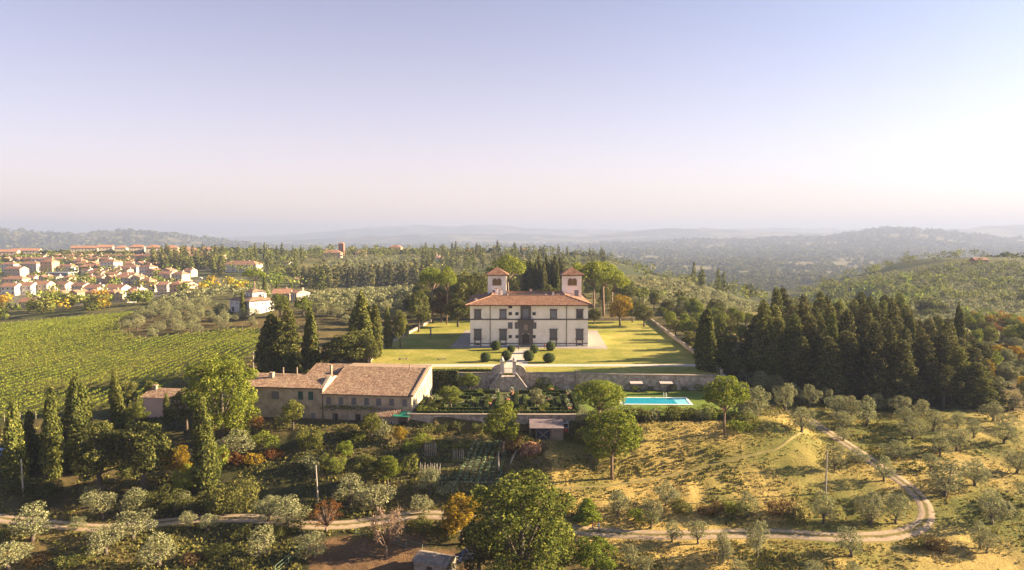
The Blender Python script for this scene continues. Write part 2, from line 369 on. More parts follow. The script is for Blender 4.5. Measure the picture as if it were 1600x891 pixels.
M['stucco'] = mottled('white_stucco', (.72, .64, .53), (.88, .80, .69), (.92, .86, .77), .35, .9, .15, .02)
M['farmwall'] = mottled('old_plaster', (.23, .175, .115), (.40, .32, .22), (.50, .41, .30), .55, .9, .5, .05)
M['gravel'] = mottled('pale_gravel', (.40, .33, .27), (.56, .48, .40), None, 1.2, .95, .4, .02, 'Object')
M['paving'] = mottled('stone_paving', (.23, .195, .165), (.33, .285, .25), None, .6, .9, .3, .02)
M['glass'] = plain('window_glass', (.035, .04, .05), .12, .5, .3)
M['shutter'] = plain('grey_shutter', (.13, .125, .13), .6)
M['shutterblue'] = plain('blue_grey_panes', (.17, .18, .21), .35, .5)
M['brownshutter'] = plain('brown_shutter', (.19, .115, .035), .6)
M['greenshutter'] = plain('green_shutter', (.025, .075, .06), .6)
M['darkwood'] = plain('dark_wood', (.05, .038, .03), .7)
M['wood'] = plain('weathered_wood', (.24, .20, .16), .8, .2, .3, 2)
M['paleWood'] = plain('pale_pole_wood', (.36, .31, .26), .8, .2, .2, 2)
M['metal'] = plain('dark_metal', (.06, .06, .065), .5)
M['white'] = plain('white_paint', (.78, .76, .72), .5)
M['redpaint'] = plain('red_paint', (.35, .035, .02), .4)
M['greenplastic'] = plain('green_sheet', (.03, .22, .14), .5)
M['bluepaint'] = plain('blue_paint', (.04, .12, .35), .35)
M['greypaint'] = plain('grey_car_paint', (.25, .26, .28), .3, .5)
M['rubber'] = plain('rubber', (.02, .02, .02), .8)
M['terracotta'] = plain('terracotta', (.38, .17, .09), .8)
M['soil'] = mottled('bare_soil', (.13, .075, .04), (.24, .145, .085), None, .5, .95, .6, .08)
M['asphalt'] = mottled('asphalt', (.06, .06, .06), (.11, .105, .10), None, .3, .9, .3, .02)
M['straw'] = leaf('straw', [(0, (.20, .10, .05)), (.5, (.36, .22, .12)), (1, (.48, .34, .20))], .1, 0)
def tiles_mat(name, a, b_, c):
    m, nt, b = mat_base(name, .85, .15)
    t = N(nt, 'ShaderNodeUVMap'); fl = N(nt, 'ShaderNodeVectorMath', operation='FLOOR'); nt.links.new(t.outputs[0], fl.inputs[0])
    wnz = N(nt, 'ShaderNodeTexWhiteNoise', noise_dimensions='2D'); nt.links.new(fl.outputs[0], wnz.inputs['Vector'])
    col = ramp(nt, wnz.outputs['Value'], [(0, a), (.5, b_), (1, c)])
    v = coords(nt); n2 = noise(nt, v, .6, 6, .7)
    col = mixc(nt, ramp(nt, n2, [(.45, (0, 0, 0)), (.75, (.55, .55, .55))]), col, (.17, .13, .10))
    nt.links.new(col, b.inputs['Base Color'])
    fr = N(nt, 'ShaderNodeVectorMath', operation='FRACTION'); nt.links.new(t.outputs[0], fr.inputs[0])
    sp = N(nt, 'ShaderNodeSeparateXYZ'); nt.links.new(fr.outputs[0], sp.inputs[0])
    bump(nt, b, sp.outputs['Y'], .5, .05); return m
M['tiles'] = tiles_mat('terracotta_tiles', (.17, .08, .046), (.255, .125, .075), (.335, .185, .12))
M['oldtiles'] = tiles_mat('weathered_terracotta_tiles', (.17, .095, .06), (.27, .165, .105), (.38, .27, .18))
M['towntiles'] = tiles_mat('red_tiles', (.25, .115, .07), (.34, .17, .105), (.43, .25, .17))
for k_, c_ in dict(cream=(.58, .47, .34), ochre=(.60, .40, .20), whitewall=(.64, .59, .52), pinkwall=(.58, .40, .30), brick=(.30, .13, .085), grey=(.28, .29, .31), tan=(.50, .40, .29)).items():
    M[k_] = plain(k_ + '_render', c_, .9, .1, .10, .4)
def tuned_lawn():
    m, nt, b = mat_base('mown_lawn', .9, .1); v = coords(nt)
    n1 = noise(nt, v, .09, 5, .6); n2 = noise(nt, v, .9, 5, .7)
    c1 = ramp(nt, n1, [(.35, (.20, .205, .034)), (.5, (.30, .275, .055)), (.68, (.43, .345, .10))])
    c2 = ramp(nt, n2, [(.3, (.6, .62, .55)), (.7, (1.1, 1.08, 1.0))])
    c = mixc(nt, 1.0, c1, c2, 'MULTIPLY')
    w = N(nt, 'ShaderNodeTexWave', wave_type='BANDS', bands_direction='X', Scale=.32, Distortion=.6); nt.links.new(v, w.inputs['Vector'])
    c = mixc(nt, ramp(nt, w.outputs['Fac'], [(.4, (0, 0, 0)), (.6, (.22, .22, .22))]), c, (.20, .20, .04))
    nt.links.new(c, b.inputs['Base Color']); bump(nt, b, noise(nt, v, 6, 5, .8), .8, .06); return m
M['lawn'] = tuned_lawn()
def pool_lawn():
    m, nt, b = mat_base('watered_lawn', .9, .1); v = coords(nt)
    c = ramp(nt, noise(nt, v, .25, 5, .6), [(.3, (.075, .12, .018)), (.55, (.14, .18, .03)), (.75, (.22, .21, .05))])
    nt.links.new(c, b.inputs['Base Color']); bump(nt, b, noise(nt, v, 6, 5, .8), .8, .06); return m
M['poollawn'] = pool_lawn()
def ground_mat():
    m, nt, b = mat_base('ground', .95, .1); v = coords(nt)
    a = N(nt, 'ShaderNodeVertexColor', layer_name='ground')
    n1 = noise(nt, v, .5, 7, .7); n2 = noise(nt, v, 2.2, 5, .75); n3 = noise(nt, v, .012, 6, .65)
    c = mixc(nt, 1.0, a.outputs['Color'], ramp(nt, n1, [(.25, (.62, .66, .62)), (.5, (1, 1, 1)), (.8, (1.35, 1.3, 1.2))]), 'MULTIPLY')
    c = mixc(nt, 1.0, c, ramp(nt, n2, [(.25, (.7, .72, .7)), (.75, (1.25, 1.22, 1.2))]), 'MULTIPLY')
    c = mixc(nt, 1.0, c, ramp(nt, n3, [(.3, (.8, .85, .8)), (.7, (1.15, 1.1, 1.05))]), 'MULTIPLY')
    nt.links.new(c, b.inputs['Base Color']); bump(nt, b, n2, 1.0, .25); return m
M['ground'] = ground_mat()
def track_mat():
    m, nt, b = mat_base('track', .95, .1); t = N(nt, 'ShaderNodeUVMap'); sp = N(nt, 'ShaderNodeSeparateXYZ'); nt.links.new(t.outputs[0], sp.inputs[0])
    v = coords(nt); n = noise(nt, v, 1.3, 5, .7)
    ad = N(nt, 'ShaderNodeMath', operation='MULTIPLY_ADD'); ad.inputs[1].default_value = .34; nt.links.new(n, ad.inputs[0]); nt.links.new(sp.outputs['X'], ad.inputs[2])
    sb = N(nt, 'ShaderNodeMath', operation='SUBTRACT'); nt.links.new(ad.outputs[0], sb.inputs[0]); sb.inputs[1].default_value = .17
    f = ramp(nt, sb.outputs[0], [(.02, (1, 1, 1)), (.12, (0, 0, 0)), (.37, (0, 0, 0)), (.43, (1, 1, 1)), (.57, (1, 1, 1)), (.63, (0, 0, 0)), (.88, (0, 0, 0)), (.98, (1, 1, 1))])
    c = mixc(nt, f, ramp(nt, n, [(.3, (.28, .20, .13)), (.7, (.42, .32, .22))]), ramp(nt, n, [(.3, (.10, .09, .03)), (.7, (.22, .17, .06))]))
    nt.links.new(c, b.inputs['Base Color']); bump(nt, b, noise(nt, v, 5, 5), .6, .06); return m
M['track'] = track_mat()
def water_mat():
    m, nt, b = mat_base('pool_water', .04, .5); tr = N(nt, 'ShaderNodeBsdfTransparent'); tr.inputs['Color'].default_value = (.80, .98, 1.0, 1)
    gl = N(nt, 'ShaderNodeBsdfGlossy', Roughness=.05); fr = N(nt, 'ShaderNodeFresnel', IOR=1.2); ms = N(nt, 'ShaderNodeMixShader')
    bp = N(nt, 'ShaderNodeBump', Strength=.15, Distance=.05); nt.links.new(noise(nt, coords(nt), 1.6, 3), bp.inputs['Height']); nt.links.new(bp.outputs[0], gl.inputs['Normal'])
    fm = N(nt, 'ShaderNodeMath', operation='MULTIPLY'); fm.inputs[1].default_value = .3; nt.links.new(fr.outputs[0], fm.inputs[0]); nt.links.new(fm.outputs[0], ms.inputs[0]); nt.links.new(tr.outputs[0], ms.inputs[1]); nt.links.new(gl.outputs[0], ms.inputs[2]); nt.links.new(ms.outputs[0], nt.nodes['Material Output'].inputs['Surface']); return m
M['water'] = water_mat()
M['pooltile'] = plain('pool_tile', (.03, .38, .48), .4, .4, .12, 1.)
M['poolstep'] = plain('pale_pool_tile', (.45, .74, .78), .4, .4)
M['skin'] = plain('skin', (.45, .27, .19), .6); M['hair'] = plain('hair', (.04, .025, .015), .7)

# ---------------------------------------------------------------- ground sheet
def seg(*px): return [ground(*p) for p in px]
TOWN = [hill(*p) for p in ((-300,478),(60,480),(220,470),(300,455),(420,420),(300,404),(-300,404))]
SOIL = seg((470,905),(480,850),(530,832),(640,838),(720,855),(760,905))
GRAZE = seg((830,672),(1180,665),(1260,640),(1600,640),(1900,700),(1900,905),(900,905),(870,780))
VEG = seg((640,690),(810,680),(805,765),(600,765))
qx = GX + (fbm(GX / 6, GY / 6, 31) - .5) * 8; qy = GY + (fbm(GX / 6, GY / 6, 37) - .5) * 8
n1 = fbm(GX / 14, GY / 14, 41); n2 = fbm(GX / 70, GY / 70, 43); n3 = fbm(GX / 300, GY / 300, 47)
def lerp(a, b, t): return a * (1 - t[..., None]) + b * t[..., None]
A = lambda *c: np.array(c, float)
col = lerp(A(.055, .052, .020), A(.135, .10, .042), sstep(.35, .65, n1))                # scrubby slope
gr = lerp(A(.15, .145, .038), A(.40, .285, .098), sstep(.33, .66, n1))
m_ = inpoly(qx, qy, GRAZE)[..., None]; col = np.where(m_, gr, col)
m_ = inpoly(qx, qy, SOIL)[..., None]; col = np.where(m_, lerp(A(.14, .08, .045), A(.22, .13, .07), n1), col)
m_ = inpoly(qx, qy, VEG)[..., None]; col = np.where(m_, lerp(A(.07, .065, .03), A(.13, .10, .05), n1), col)
mid = sstep(280, 340, GY); col = lerp(col, lerp(A(.065, .072, .026), A(.15, .13, .05), sstep(.3, .65, n2)), mid)
rh_ = (sstep(330, 380, GY) * sstep(100, 160, GX)); col = lerp(col, lerp(A(.045, .055, .02), A(.10, .10, .038), sstep(.3, .65, n2)), rh_)
m_ = inpoly(qx, qy, VINE)[..., None]; col = np.where(m_, lerp(A(.06, .065, .016), A(.12, .105, .03), sstep(.3, .7, n1)), col)
m_ = inpoly(qx, qy, TOWN)[..., None]; col = np.where(m_, lerp(A(.07, .075, .03), A(.17, .15, .11), sstep(.35, .6, n2)), col)
ff = sstep(900, 1300, GY); forest = lerp(A(.028, .036, .016), A(.055, .058, .022), n2); field = lerp(A(.13, .12, .045), A(.22, .17, .085), n2)
col = lerp(col, lerp(forest, field, sstep(.52, .60, n3)), ff)
nr, nt_ = GX.shape
idx = np.arange(nr * nt_).reshape(nr, nt_)
Fq = np.stack([idx[:-1, :-1], idx[:-1, 1:], idx[1:, 1:], idx[1:, :-1]], -1).reshape(-1, 4)
me = npmesh('ground', np.stack([GX, GY, GH], -1).reshape(-1, 3), Fq, M['ground'], smooth=True)
ca = me.color_attributes.new('ground', 'FLOAT_COLOR', 'POINT')
ca.data.foreach_set('color', np.concatenate([col, np.ones(col.shape[:2] + (1,))], -1).astype(np.float32).ravel())
tag(obj('ground', me), 'hillside of dry grass, scrub and far wooded hills', kind='structure')

# ---------------------------------------------------------------- sheets
def sheet(name, pts, z, mat, label, thick=.25):
    m = MB().prism([(p[0], p[1]) for p in pts], 'z', z - thick, z)
    o = m.build(name, mat); tag(o, label, kind='structure'); return o
def smooth_line(P, step=.8):
    P = [Vector((p[0], p[1])) for p in P]; out = []
    for i in range(len(P) - 1):
        p0 = P[max(i - 1, 0)]; p1 = P[i]; p2 = P[i + 1]; p3 = P[min(i + 2, len(P) - 1)]
        n = max(2, int((p2 - p1).length / step))
        for k in range(n):
            t = k / n
            out.append(.5 * ((2 * p1) + (p2 - p0) * t + (2 * p0 - 5 * p1 + 4 * p2 - p3) * t * t + (3 * p1 - p0 - 3 * p2 + p3) * t ** 3))
    out.append(P[-1]); return out
def ribbon(name, P, width, mat, label, lift=.09, step=.8):
    L = smooth_line(P, step); V = []; UV = []; Fc = []; s = 0; K = 6
    for i, p in enumerate(L):
        d = (L[min(i + 1, len(L) - 1)] - L[max(i - 1, 0)]).normalized(); nrm = Vector((d.y, -d.x))
        if i: s += (p - L[i - 1]).length
        for k in range(K + 1):
            q = p + nrm * width * (k / K - .5); V.append((q.x, q.y, gz(q.x, q.y) + lift - (.12 if k in (0, K) else 0)))
        if i:
            for k in range(K):
                a = (i - 1) * (K + 1) + k; Fc.append((a, a + 1, a + K + 2, a + K + 1))
                UV += [(k / K, s), ((k + 1) / K, s), ((k + 1) / K, s), (k / K, s)]
    o = obj(name, npmesh(name, V, Fc, mat, smooth=True, uv=UV)); tag(o, label, kind='structure'); return o
ribbon('track', TRACK, 2.7, M['track'], 'pale gravel farm track with a grassy middle winding round the hairpin')
M['dirt'] = mottled('trodden_dirt', (.17, .145, .045), (.27, .21, .075), None, .8, .95, .5, .05)
ribbon('path', DPATH, .55, M['dirt'], 'faint trodden dirt path crossing the dry meadow')
sheet('lawn', [(-36.3, 165.2), (-38.9, 196), (-31, 270.8), (54.3, 270.8), (52.4, 215), (50.1, 165.2)], 0, M['lawn'], 'mown golden lawn round the villa', .28)
sheet('path', [(-18.4, 205.2), (-16.4, 243), (30, 243), (28.3, 205.2 - 3.6), (-18.0, 205.2 - 1)], .03, M['paving'], 'paved apron round the villa', .02)
sheet('path', [(-40, 173.6), (-40, 177.4), (50.6, 177.4), (50.4, 174.4)], .035, M['gravel'], 'straight pale gravel drive across the lawn before the villa', .02)
sheet('path', [(-2.6, 165.4), (-2.4, 173.6), (-1.9, 177.4), (1.2, 201.6), (5.6, 201.6), (4.0, 177.4), (1.8, 173.6), (.8, 165.4)], .042, M['gravel'], 'pale gravel walk from the gate to the villa door', .02)
sheet('lawn', [(15, 139.9), (15, 164.7), (49.4, 164.7), (48.4, 140.1)], -3.7, M['poollawn'], 'watered green lawn round the swimming pool', .25)
M['gardenground'] = mottled('garden_grass', (.055, .065, .02), (.12, .115, .04), None, .5, .95, .6, .08)
sheet('garden_ground', [(-21, 140.1), (-19.6, 164.7), (14.99, 164.7), (14.99, 140.1)], -3.7, M['gardenground'] , 'earth and gravel walks of the box hedge garden', .25)

# ---------------------------------------------------------------- roof tiles
def tiled(name, a, b, zr, inset_l, inset_r, run, mat, parent, pitch=.34, amp=.06, course=.42):
    """one roof slope of real tile ridges: eave a->b, rising to height zr after 'run' metres; insets give hips"""
    a = Vector(a); b = Vector(b); e = (b - a); Wd = e.length; e.normalize(); inw = Vector((-e.y, e.x, 0))
    rise = zr - a.z; sl = math.hypot(run, rise); s = (inw * run + Vector((0, 0, rise))) / sl; nn = s.cross(e) * -1
    if nn.z < 0: nn = -nn
    n = max(8, int(Wd / pitch) * 4); V = []; UV = []; Fc = []
    for i in range(n + 1):
        x = Wd * i / n
        t = 1.0
        if inset_l > 0: t = min(t, x / inset_l)
        if inset_r > 0: t = min(t, (Wd - x) / inset_r)
        t = max(t, 0.0); h = amp * (.5 + .5 * math.cos(2 * math.pi * (i % 4) / 4.0))
        V.append(tuple(a + e * x + nn * h)); V.append(tuple(a + e * x + s * (sl * t) + nn * h))
        if i:
            k = 2 * i; Fc.append((k - 2, k, k + 1, k - 1)); u0 = (i - 1) / 4 + 1e-3; u1 = i / 4 - 1e-3
            tl = UVt; UV += [(u0, 0), (u1, 0), (u1, sl * t / course), (u0, sl * tl / course)]
        UVt = t
    me = npmesh(name, V, Fc, mat, uv=UV); return obj(name, me, parent)
def plane_roof_uv(me, sc=.4):
    l = me.uv_layers.new(name='UVMap')
    for p in me.polygons:
        nn = p.normal; hz = Vector((-nn.y, nn.x, 0)); hz = hz.normalized() if hz.length > .01 else Vector((1, 0, 0)); up = nn.cross(hz)
        for li in p.loop_indices:
            c = me.vertices[me.loops[li].vertex_index].co; l.data[li].uv = (c.dot(hz) / sc, c.dot(up) / sc)

# ---------------------------------------------------------------- windows
_cache = {}
def shared(key, fn):
    if key not in _cache: _cache[key] = fn()
    return _cache[key]
def window(parent, face, x, z, w, h, pane='shutter', frame=None, fw=.22, proud=.10, sill=False, name='window', hood=False):
    """face=(origin, direction) of the wall plane; x along it, z of the window's foot"""
    o0, dv = face; p = Vector(o0) + Vector(dv) * x; ang = math.atan2(dv[1], dv[0])
    def mk():
        m = MB(); g = -proud
        if frame:
            m.box(-w / 2 - fw, -w / 2, g, .02, 0, h + fw).box(w / 2, w / 2 + fw, g, .02, 0, h + fw).box(-w / 2, w / 2, g, .02, h, h + fw)
            if sill: m.box(-w / 2 - fw * 1.6, w / 2 + fw * 1.6, g - .12, .02, -fw, 0)
            if hood: m.box(-w / 2 - fw * 1.7, w / 2 + fw * 1.7, g - .16, .02, h + fw, h + fw * 1.9)
        else:
            m.box(-w / 2, -w / 2 + .07, -.05, .02, 0, h).box(w / 2 - .07, w / 2, -.05, .02, 0, h).box(-w / 2 + .07, w / 2 - .07, -.05, .02, h - .07, h).box(-w / 2 + .07, w / 2 - .07, -.05, .02, 0, .07)
        return m.mesh('window', M[frame] if frame else M['white'])
    def mk2():
        m = MB(); q = 0 if frame else .07
        m.box(-w / 2 + q, w / 2 - q, -.035, .01, q, h - q)
        if pane != 'glass' and w > .9: m.box(-.02, .02, -.05, -.03, 0.02, h - .02)
        return m.mesh('pane', M[pane])
    o = obj(name, shared(('w', w, h, frame, fw, proud, sill, hood), mk), parent, (p.x, p.y, z)); o.rotation_euler[2] = ang
    obj('pane' if pane == 'glass' or pane == 'shutterblue' else 'shutter', shared(('p', w, h, pane, bool(frame)), mk2), o)
    return o

# ---------------------------------------------------------------- the villa
def villa():
    x0, x1, y0, y1 = -12.6, 22.9, 207.0, 236.0; cx = (x0 + x1) / 2
    V = empty('villa', (cx, y0, 0), 0, 'large white two-storey villa with twin towers and red tiled roofs on the lawn', 'villa')
    L = x0 - cx; R = x1 - cx; D = y1 - y0; E = 12.7
    cL, cR, cF, cB = -6.2, 5.6, 9.5, 16.5      # courtyard opening
    w = MB(); w.box(L, R, 0, .6, 0, E).box(L, L + .6, .6, D, 0, E).box(R - .6, R, .6, D, 0, E).box(L + .6, R - .6, D - .6, D, 0, E)
    w.box(cL - .4, cR + .4, cF - .4, cF, 0, 13.6).box(cL - .4, cR + .4, cB, cB + .4, 0, 13.6).box(cL - .4, cL, cF, cB, 0, 13.6).box(cR, cR + .4, cF, cB, 0, 13.6)
    w.build('wall', M['stucco'], V)
    MB().box(cL, cR, cF, cB, 8.2, 8.4).build('courtyard_floor', M['paving'], V)
    # base band, string course, eaves
    MB().box(L - .06, R + .06, -.10, 0, .75, 1.0).box(R, R + .08, 0, D, .75, 1.0).build('base_band', M['stonedark'], V)
    MB().box(L - .06, R + .06, -.13, 0, 7.95, 8.35).box(R, R + .10, 0, D, 7.95, 8.35).build('string_course', M['stonedark'], V)
    ov = 1.35
    MB().box(L - ov, R + ov, -ov, D + ov, 12.35, 12.55).build('eaves', M['darkwood'], V)
    zr = 14.75; fr = 7.6; ze = 12.58
    A_, B_, C_, D_ = (L - ov, -ov, ze), (R + ov, -ov, ze), (R + ov, D + ov, ze), (L - ov, D + ov, ze)
    tiled('roof_slope', A_, B_, zr, fr, fr, fr, M['tiles'], V)
    tiled('roof_slope', B_, C_, zr, fr, fr, fr, M['tiles'], V)
    tiled('roof_slope', C_, D_, zr, fr, fr, fr, M['tiles'], V)
    tiled('roof_slope', D_, A_, zr, fr, fr, fr, M['tiles'], V)
    iL, iR, iF, iB = L - ov + fr, R + ov - fr, -ov + fr, D + ov - fr
    # inner slopes down to the courtyard
    zc = 13.65
    tiled('roof_slope', (iR, iF, zc + 1.1), (iL, iF, zc + 1.1), zc, 4, 4, cF - iF + 0.0, M['tiles'], V)
    def inner(p, q, run, il, ir): return tiled('roof_slope', (*p, zc), (*q, zc), zr, -1, -1, run, M['tiles'], V)
    m = MB(); g = zc
    m.poly([(cL, cB, g), (cR, cB, g), (iR, iB, zr), (iL, iB, zr)]); m.poly([(cL, cF, g), (cL, cB, g), (iL, iB, zr), (iL, iF, zr)]); m.poly([(cR, cB, g), (cR, cF, g), (iR, iF, zr), (iR, iB, zr)])
    me = m.mesh('roof_slope', M['tiles'], fix=False); plane_roof_uv(me, .4); obj('roof_slope', me, V)
    # ridge caps
    r = MB()
    for p, q in (((iL, iF), (iR, iF)), ((iR, iF), (iR, iB)), ((iR, iB), (iL, iB)), ((iL, iB), (iL, iF))): r.tube([(p[0], p[1], zr + .05), (q[0], q[1], zr + .05)], .15, 6)
    for p, q in ((A_, (iL, iF)), (B_, (iR, iF)), (C_, (iR, iB)), (D_, (iL, iB))): r.tube([(p[0], p[1], p[2] + .08), (q[0], q[1], zr + .05)], .15, 6)
    r.build('ridge_tiles', M['tiles'], V)
    # pale parapet rim of the courtyard
    pr = MB(); z0, z1 = 13.55, 14.35
    pr.box(cL - .5, cR + .5, cB, cB + .45, z0, z1).box(cL - .5, cR + .5, cF - .45, cF, z0, z1 - .1).box(cL - .5, cL, cF, cB, z0, z1 + .15).box(cR, cR + .5, cF, cB, z0, z1 + .15)
    pr.build('courtyard_parapet', M['coping'], V)
    sk = MB()
    for k in range(4): sk.box(L + 9.8 + k * .9, L + 10.3 + k * .9, 9.5 + k * .3, 12.0 + k * .3, 14.2, 14.35)
    # windows
    fc = ((0, 0, 0), (1, 0, 0)); X = lambda px: (px - 800) / 1080 * 207.6 - cx
    for i, px in enumerate((746.3, 786, 865, 906)):
        window(V, fc, X(px), 8.55, 1.55, 2.2, 'glass' if i == 3 else ('shutterblue' if i in (1, 2) else 'shutter'), 'stonedark', .28, .14, True, hood=True)
        window(V, fc, X(px), 2.35, 1.65, 2.4, 'shutter', 'stonedark', .30, .16, True, hood=True)
        MB().box(-1.05, -.72, -.22, .02, 0, 2.1).box(.72, 1.05, -.22, .02, 0, 2.1).box(-.72, .72, -.08, .02, 1.75, 2.1).build('window_apron', M['stonedark'], V, (X(px), 0, 0))
        MB().box(-.6, .6, -.06, .02, .35, .72).build('cellar_grille', M['metal'], V, (X(px), 0, 0))
    for px, z, w_, h_ in ((797.3, 11.5, .85, .75), (797.3, 9.4, .7, .8), (807.7, 9.4, .7, .8), (834.6, 9.4, .7, .8), (797.3, 5.3, 1.05, 1.8), (807.7, 5.3, 1.0, 1.8), (834.8, 5.3, 1.0, 1.8), (797.3, 2.45, .7, .8), (808, 2.45, .7, .8), (834.6, 2.45, .7, .8)):
        window(V, fc, X(px), z, w_, h_, 'shutter' if h_ > 1 else 'glass', 'stonedark', .16, .08, False)
    # central stone portal and the tall window above it
    c = X(821.6)
    MB().box(c - 2.15, c - 1.05, -.35, 0, 0, 7.3).box(c + 1.05, c + 2.15, -.35, 0, 0, 7.3).box(c - 1.05, c + 1.05, -.35, 0, 3.9, 7.3).box(c - 2.4, c + 2.4, -.55, 0, 7.3, 7.9).build('portal', M['stonedark'], V)
    MB().box(c - 1.05, c + 1.05, -.08, .0, 0, 3.4).prism([(c - 1.05, 3.4), (c - .7, 3.75), (c, 3.88), (c + .7, 3.75), (c + 1.05, 3.4)], 'y', -.08, 0).build('door', M['darkwood'], V)
    MB().box(c - .55, c + .55, -.5, -.36, 4.9, 6.6).build('coat_of_arms', M['coping'], V)
    MB().box(c - 1.6, c - .85, -.22, 0, 8.35, 12.3).box(c + .85, c + 1.6, -.22, 0, 8.35, 12.3).box(c - .85, c + .85, -.22, 0, 11.3, 12.3).build('window_surround', M['stonedark'], V)
    MB().box(c - .85, c + .85, -.06, 0, 8.35, 11.3).build('shutter', M['shutterblue'], V)
    MB().box(c - 2.1, c + 2.1, -1.05, -.13, 7.95, 8.15).box(c - 2.1, c + 2.1, -1.05, -1.0, 8.95, 9.02).build('balcony', M['stonedark'], V)
    for k in range(12): MB().box(-.025, .025, -1.045, -1.005, 8.15, 8.95).build('baluster', M['metal'], V, (c - 2.0 + k * .364, 0, 0))
    for k in range(3): MB().box(c - 2.6 + k * .3, c + 2.6 - k * .3, -1.5 + k * .38, -.36, k * .17 + .03, k * .17 + .2).build('step', M['coping'], V)
    for px in (765.8, 885.5): MB().tube([(X(px), -.12, 0), (X(px), -.12, 12.4)], .10, 6).build('downpipe', M['stonedark'], V)
    # right side windows
    fs = ((R, 0, 0), (0, 1, 0))
    for k in range(5):
        window(V, fs, 3.5 + k * 5.5, 8.55, 1.4, 2.1, 'shutter', 'stonedark', .25, .12, True); window(V, fs, 3.5 + k * 5.5, 2.2, 1.5, 2.4, 'shutter', 'stonedark', .25, .12, True)
    # chimneys
    for x_, y_, h_ in ((L + 1.6, 2.2, 1.0), (L + 7.6, 14, 2.4), (L + 9.2, 15.5, 1.8), (L + 8.7, 9.5, 1.0), (1.2, 25.5, 1.2), (8.0, 12.8, 1.3), (R - 4.2, 9.5, 1.0)):
        z = 13.2 if y_ < 3 else 14.0
        ch = MB().box(x_ - .35, x_ + .35, y_ - .35, y_ + .35, z, z + h_).build('chimney', M['stucco'], V)
        MB().box(x_ - .5, x_ + .5, y_ - .5, y_ + .5, z + h_, z + h_ + .16).build('chimney_cap', M['tiles'], ch)
    # towers
    for tx in (-7.95 - cx, 16.75 - cx):
        ty, tw, td, zt = 19.0, 6.05, 6.0, 20.3
        t = MB().box(tx, tx + tw, ty, ty + td, 12.5, zt).build('tower', M['stucco'], V)
        MB().box(tx - .9, tx + tw + .9, ty - .9, ty + td + .9, zt + .002, zt + .2).build('eaves', M['darkwood'], t)
        q = tw / 2 + .9; zz = zt + .22; a, b, c2, d = (tx - .9, ty - .9, zz), (tx + tw + .9, ty - .9, zz), (tx + tw + .9, ty + td + .9, zz), (tx - .9, ty + td + .9, zz)
        for p, r2 in ((a, b), (b, c2), (c2, d), (d, a)): tiled('roof_slope', p, r2, zz + 2.4, q, q, q, M['tiles'], t)
        MB().lathe([(.16, zz + 2.3), (.16, zz + 2.6), (.05, zz + 2.7), (.12, zz + 2.85), (.0, zz + 3.0)], 8, (tx + tw / 2, ty + td / 2)).build('finial', M['coping'], t)
        for face, nm in ((((tx, ty, 0), (1, 0, 0)), 'front'), (((tx + tw, ty, 0), (0, 1, 0)), 'side')):
            if nm == 'front': Mx = Matrix.Translation((tx + tw / 2, ty, 17.3))
            else: Mx = Matrix.Translation((tx + tw, ty + td / 2, 17.3)) @ Matrix.Rotation(math.pi / 2, 4, 'Z')
            fr_ = MB().box(-1.5, -1.28, -.12, 0, -.1, 1.55).box(1.28, 1.5, -.12, 0, -.1, 1.55).box(-1.5, 1.5, -.15, 0, -.3, -.1).box(-.07, .07, -.12, 0, -.1, 1.3)
            for s in (-.68, .68):
                arc = [(s + .72 * math.cos(k * math.pi / 8), 1.4 + .72 * math.sin(k * math.pi / 8)) for k in range(9)]; arc2 = [(s + .6 * math.cos(k * math.pi / 8), 1.4 + .6 * math.sin(k * math.pi / 8)) for k in range(9)]
                for k in range(8): fr_.prism([arc[k], arc[k + 1], arc2[k + 1], arc2[k]], 'y', -.12, 0)
            wo = fr_.build('window', M['coping'], t); wo.matrix_local = Mx
            for s in (-.68, .68):
                sh = [(s - .6, -.1), (s + .6, -.1)] + [(s + .6 * math.cos(k * math.pi / 8), 1.4 + .6 * math.sin(k * math.pi / 8)) for k in range(9)]
                MB().prism(sh, 'y', -.05, .02).build('shutter', M['brownshutter'], wo)
        window(t, ((tx + (1.6 if tx < -8 else 3.8), ty, 0), (1, 0, 0)), .6, 13.5, 1.15, 1.9, 'shutterblue', 'stonedark', .1, .06)
    return V
villa()

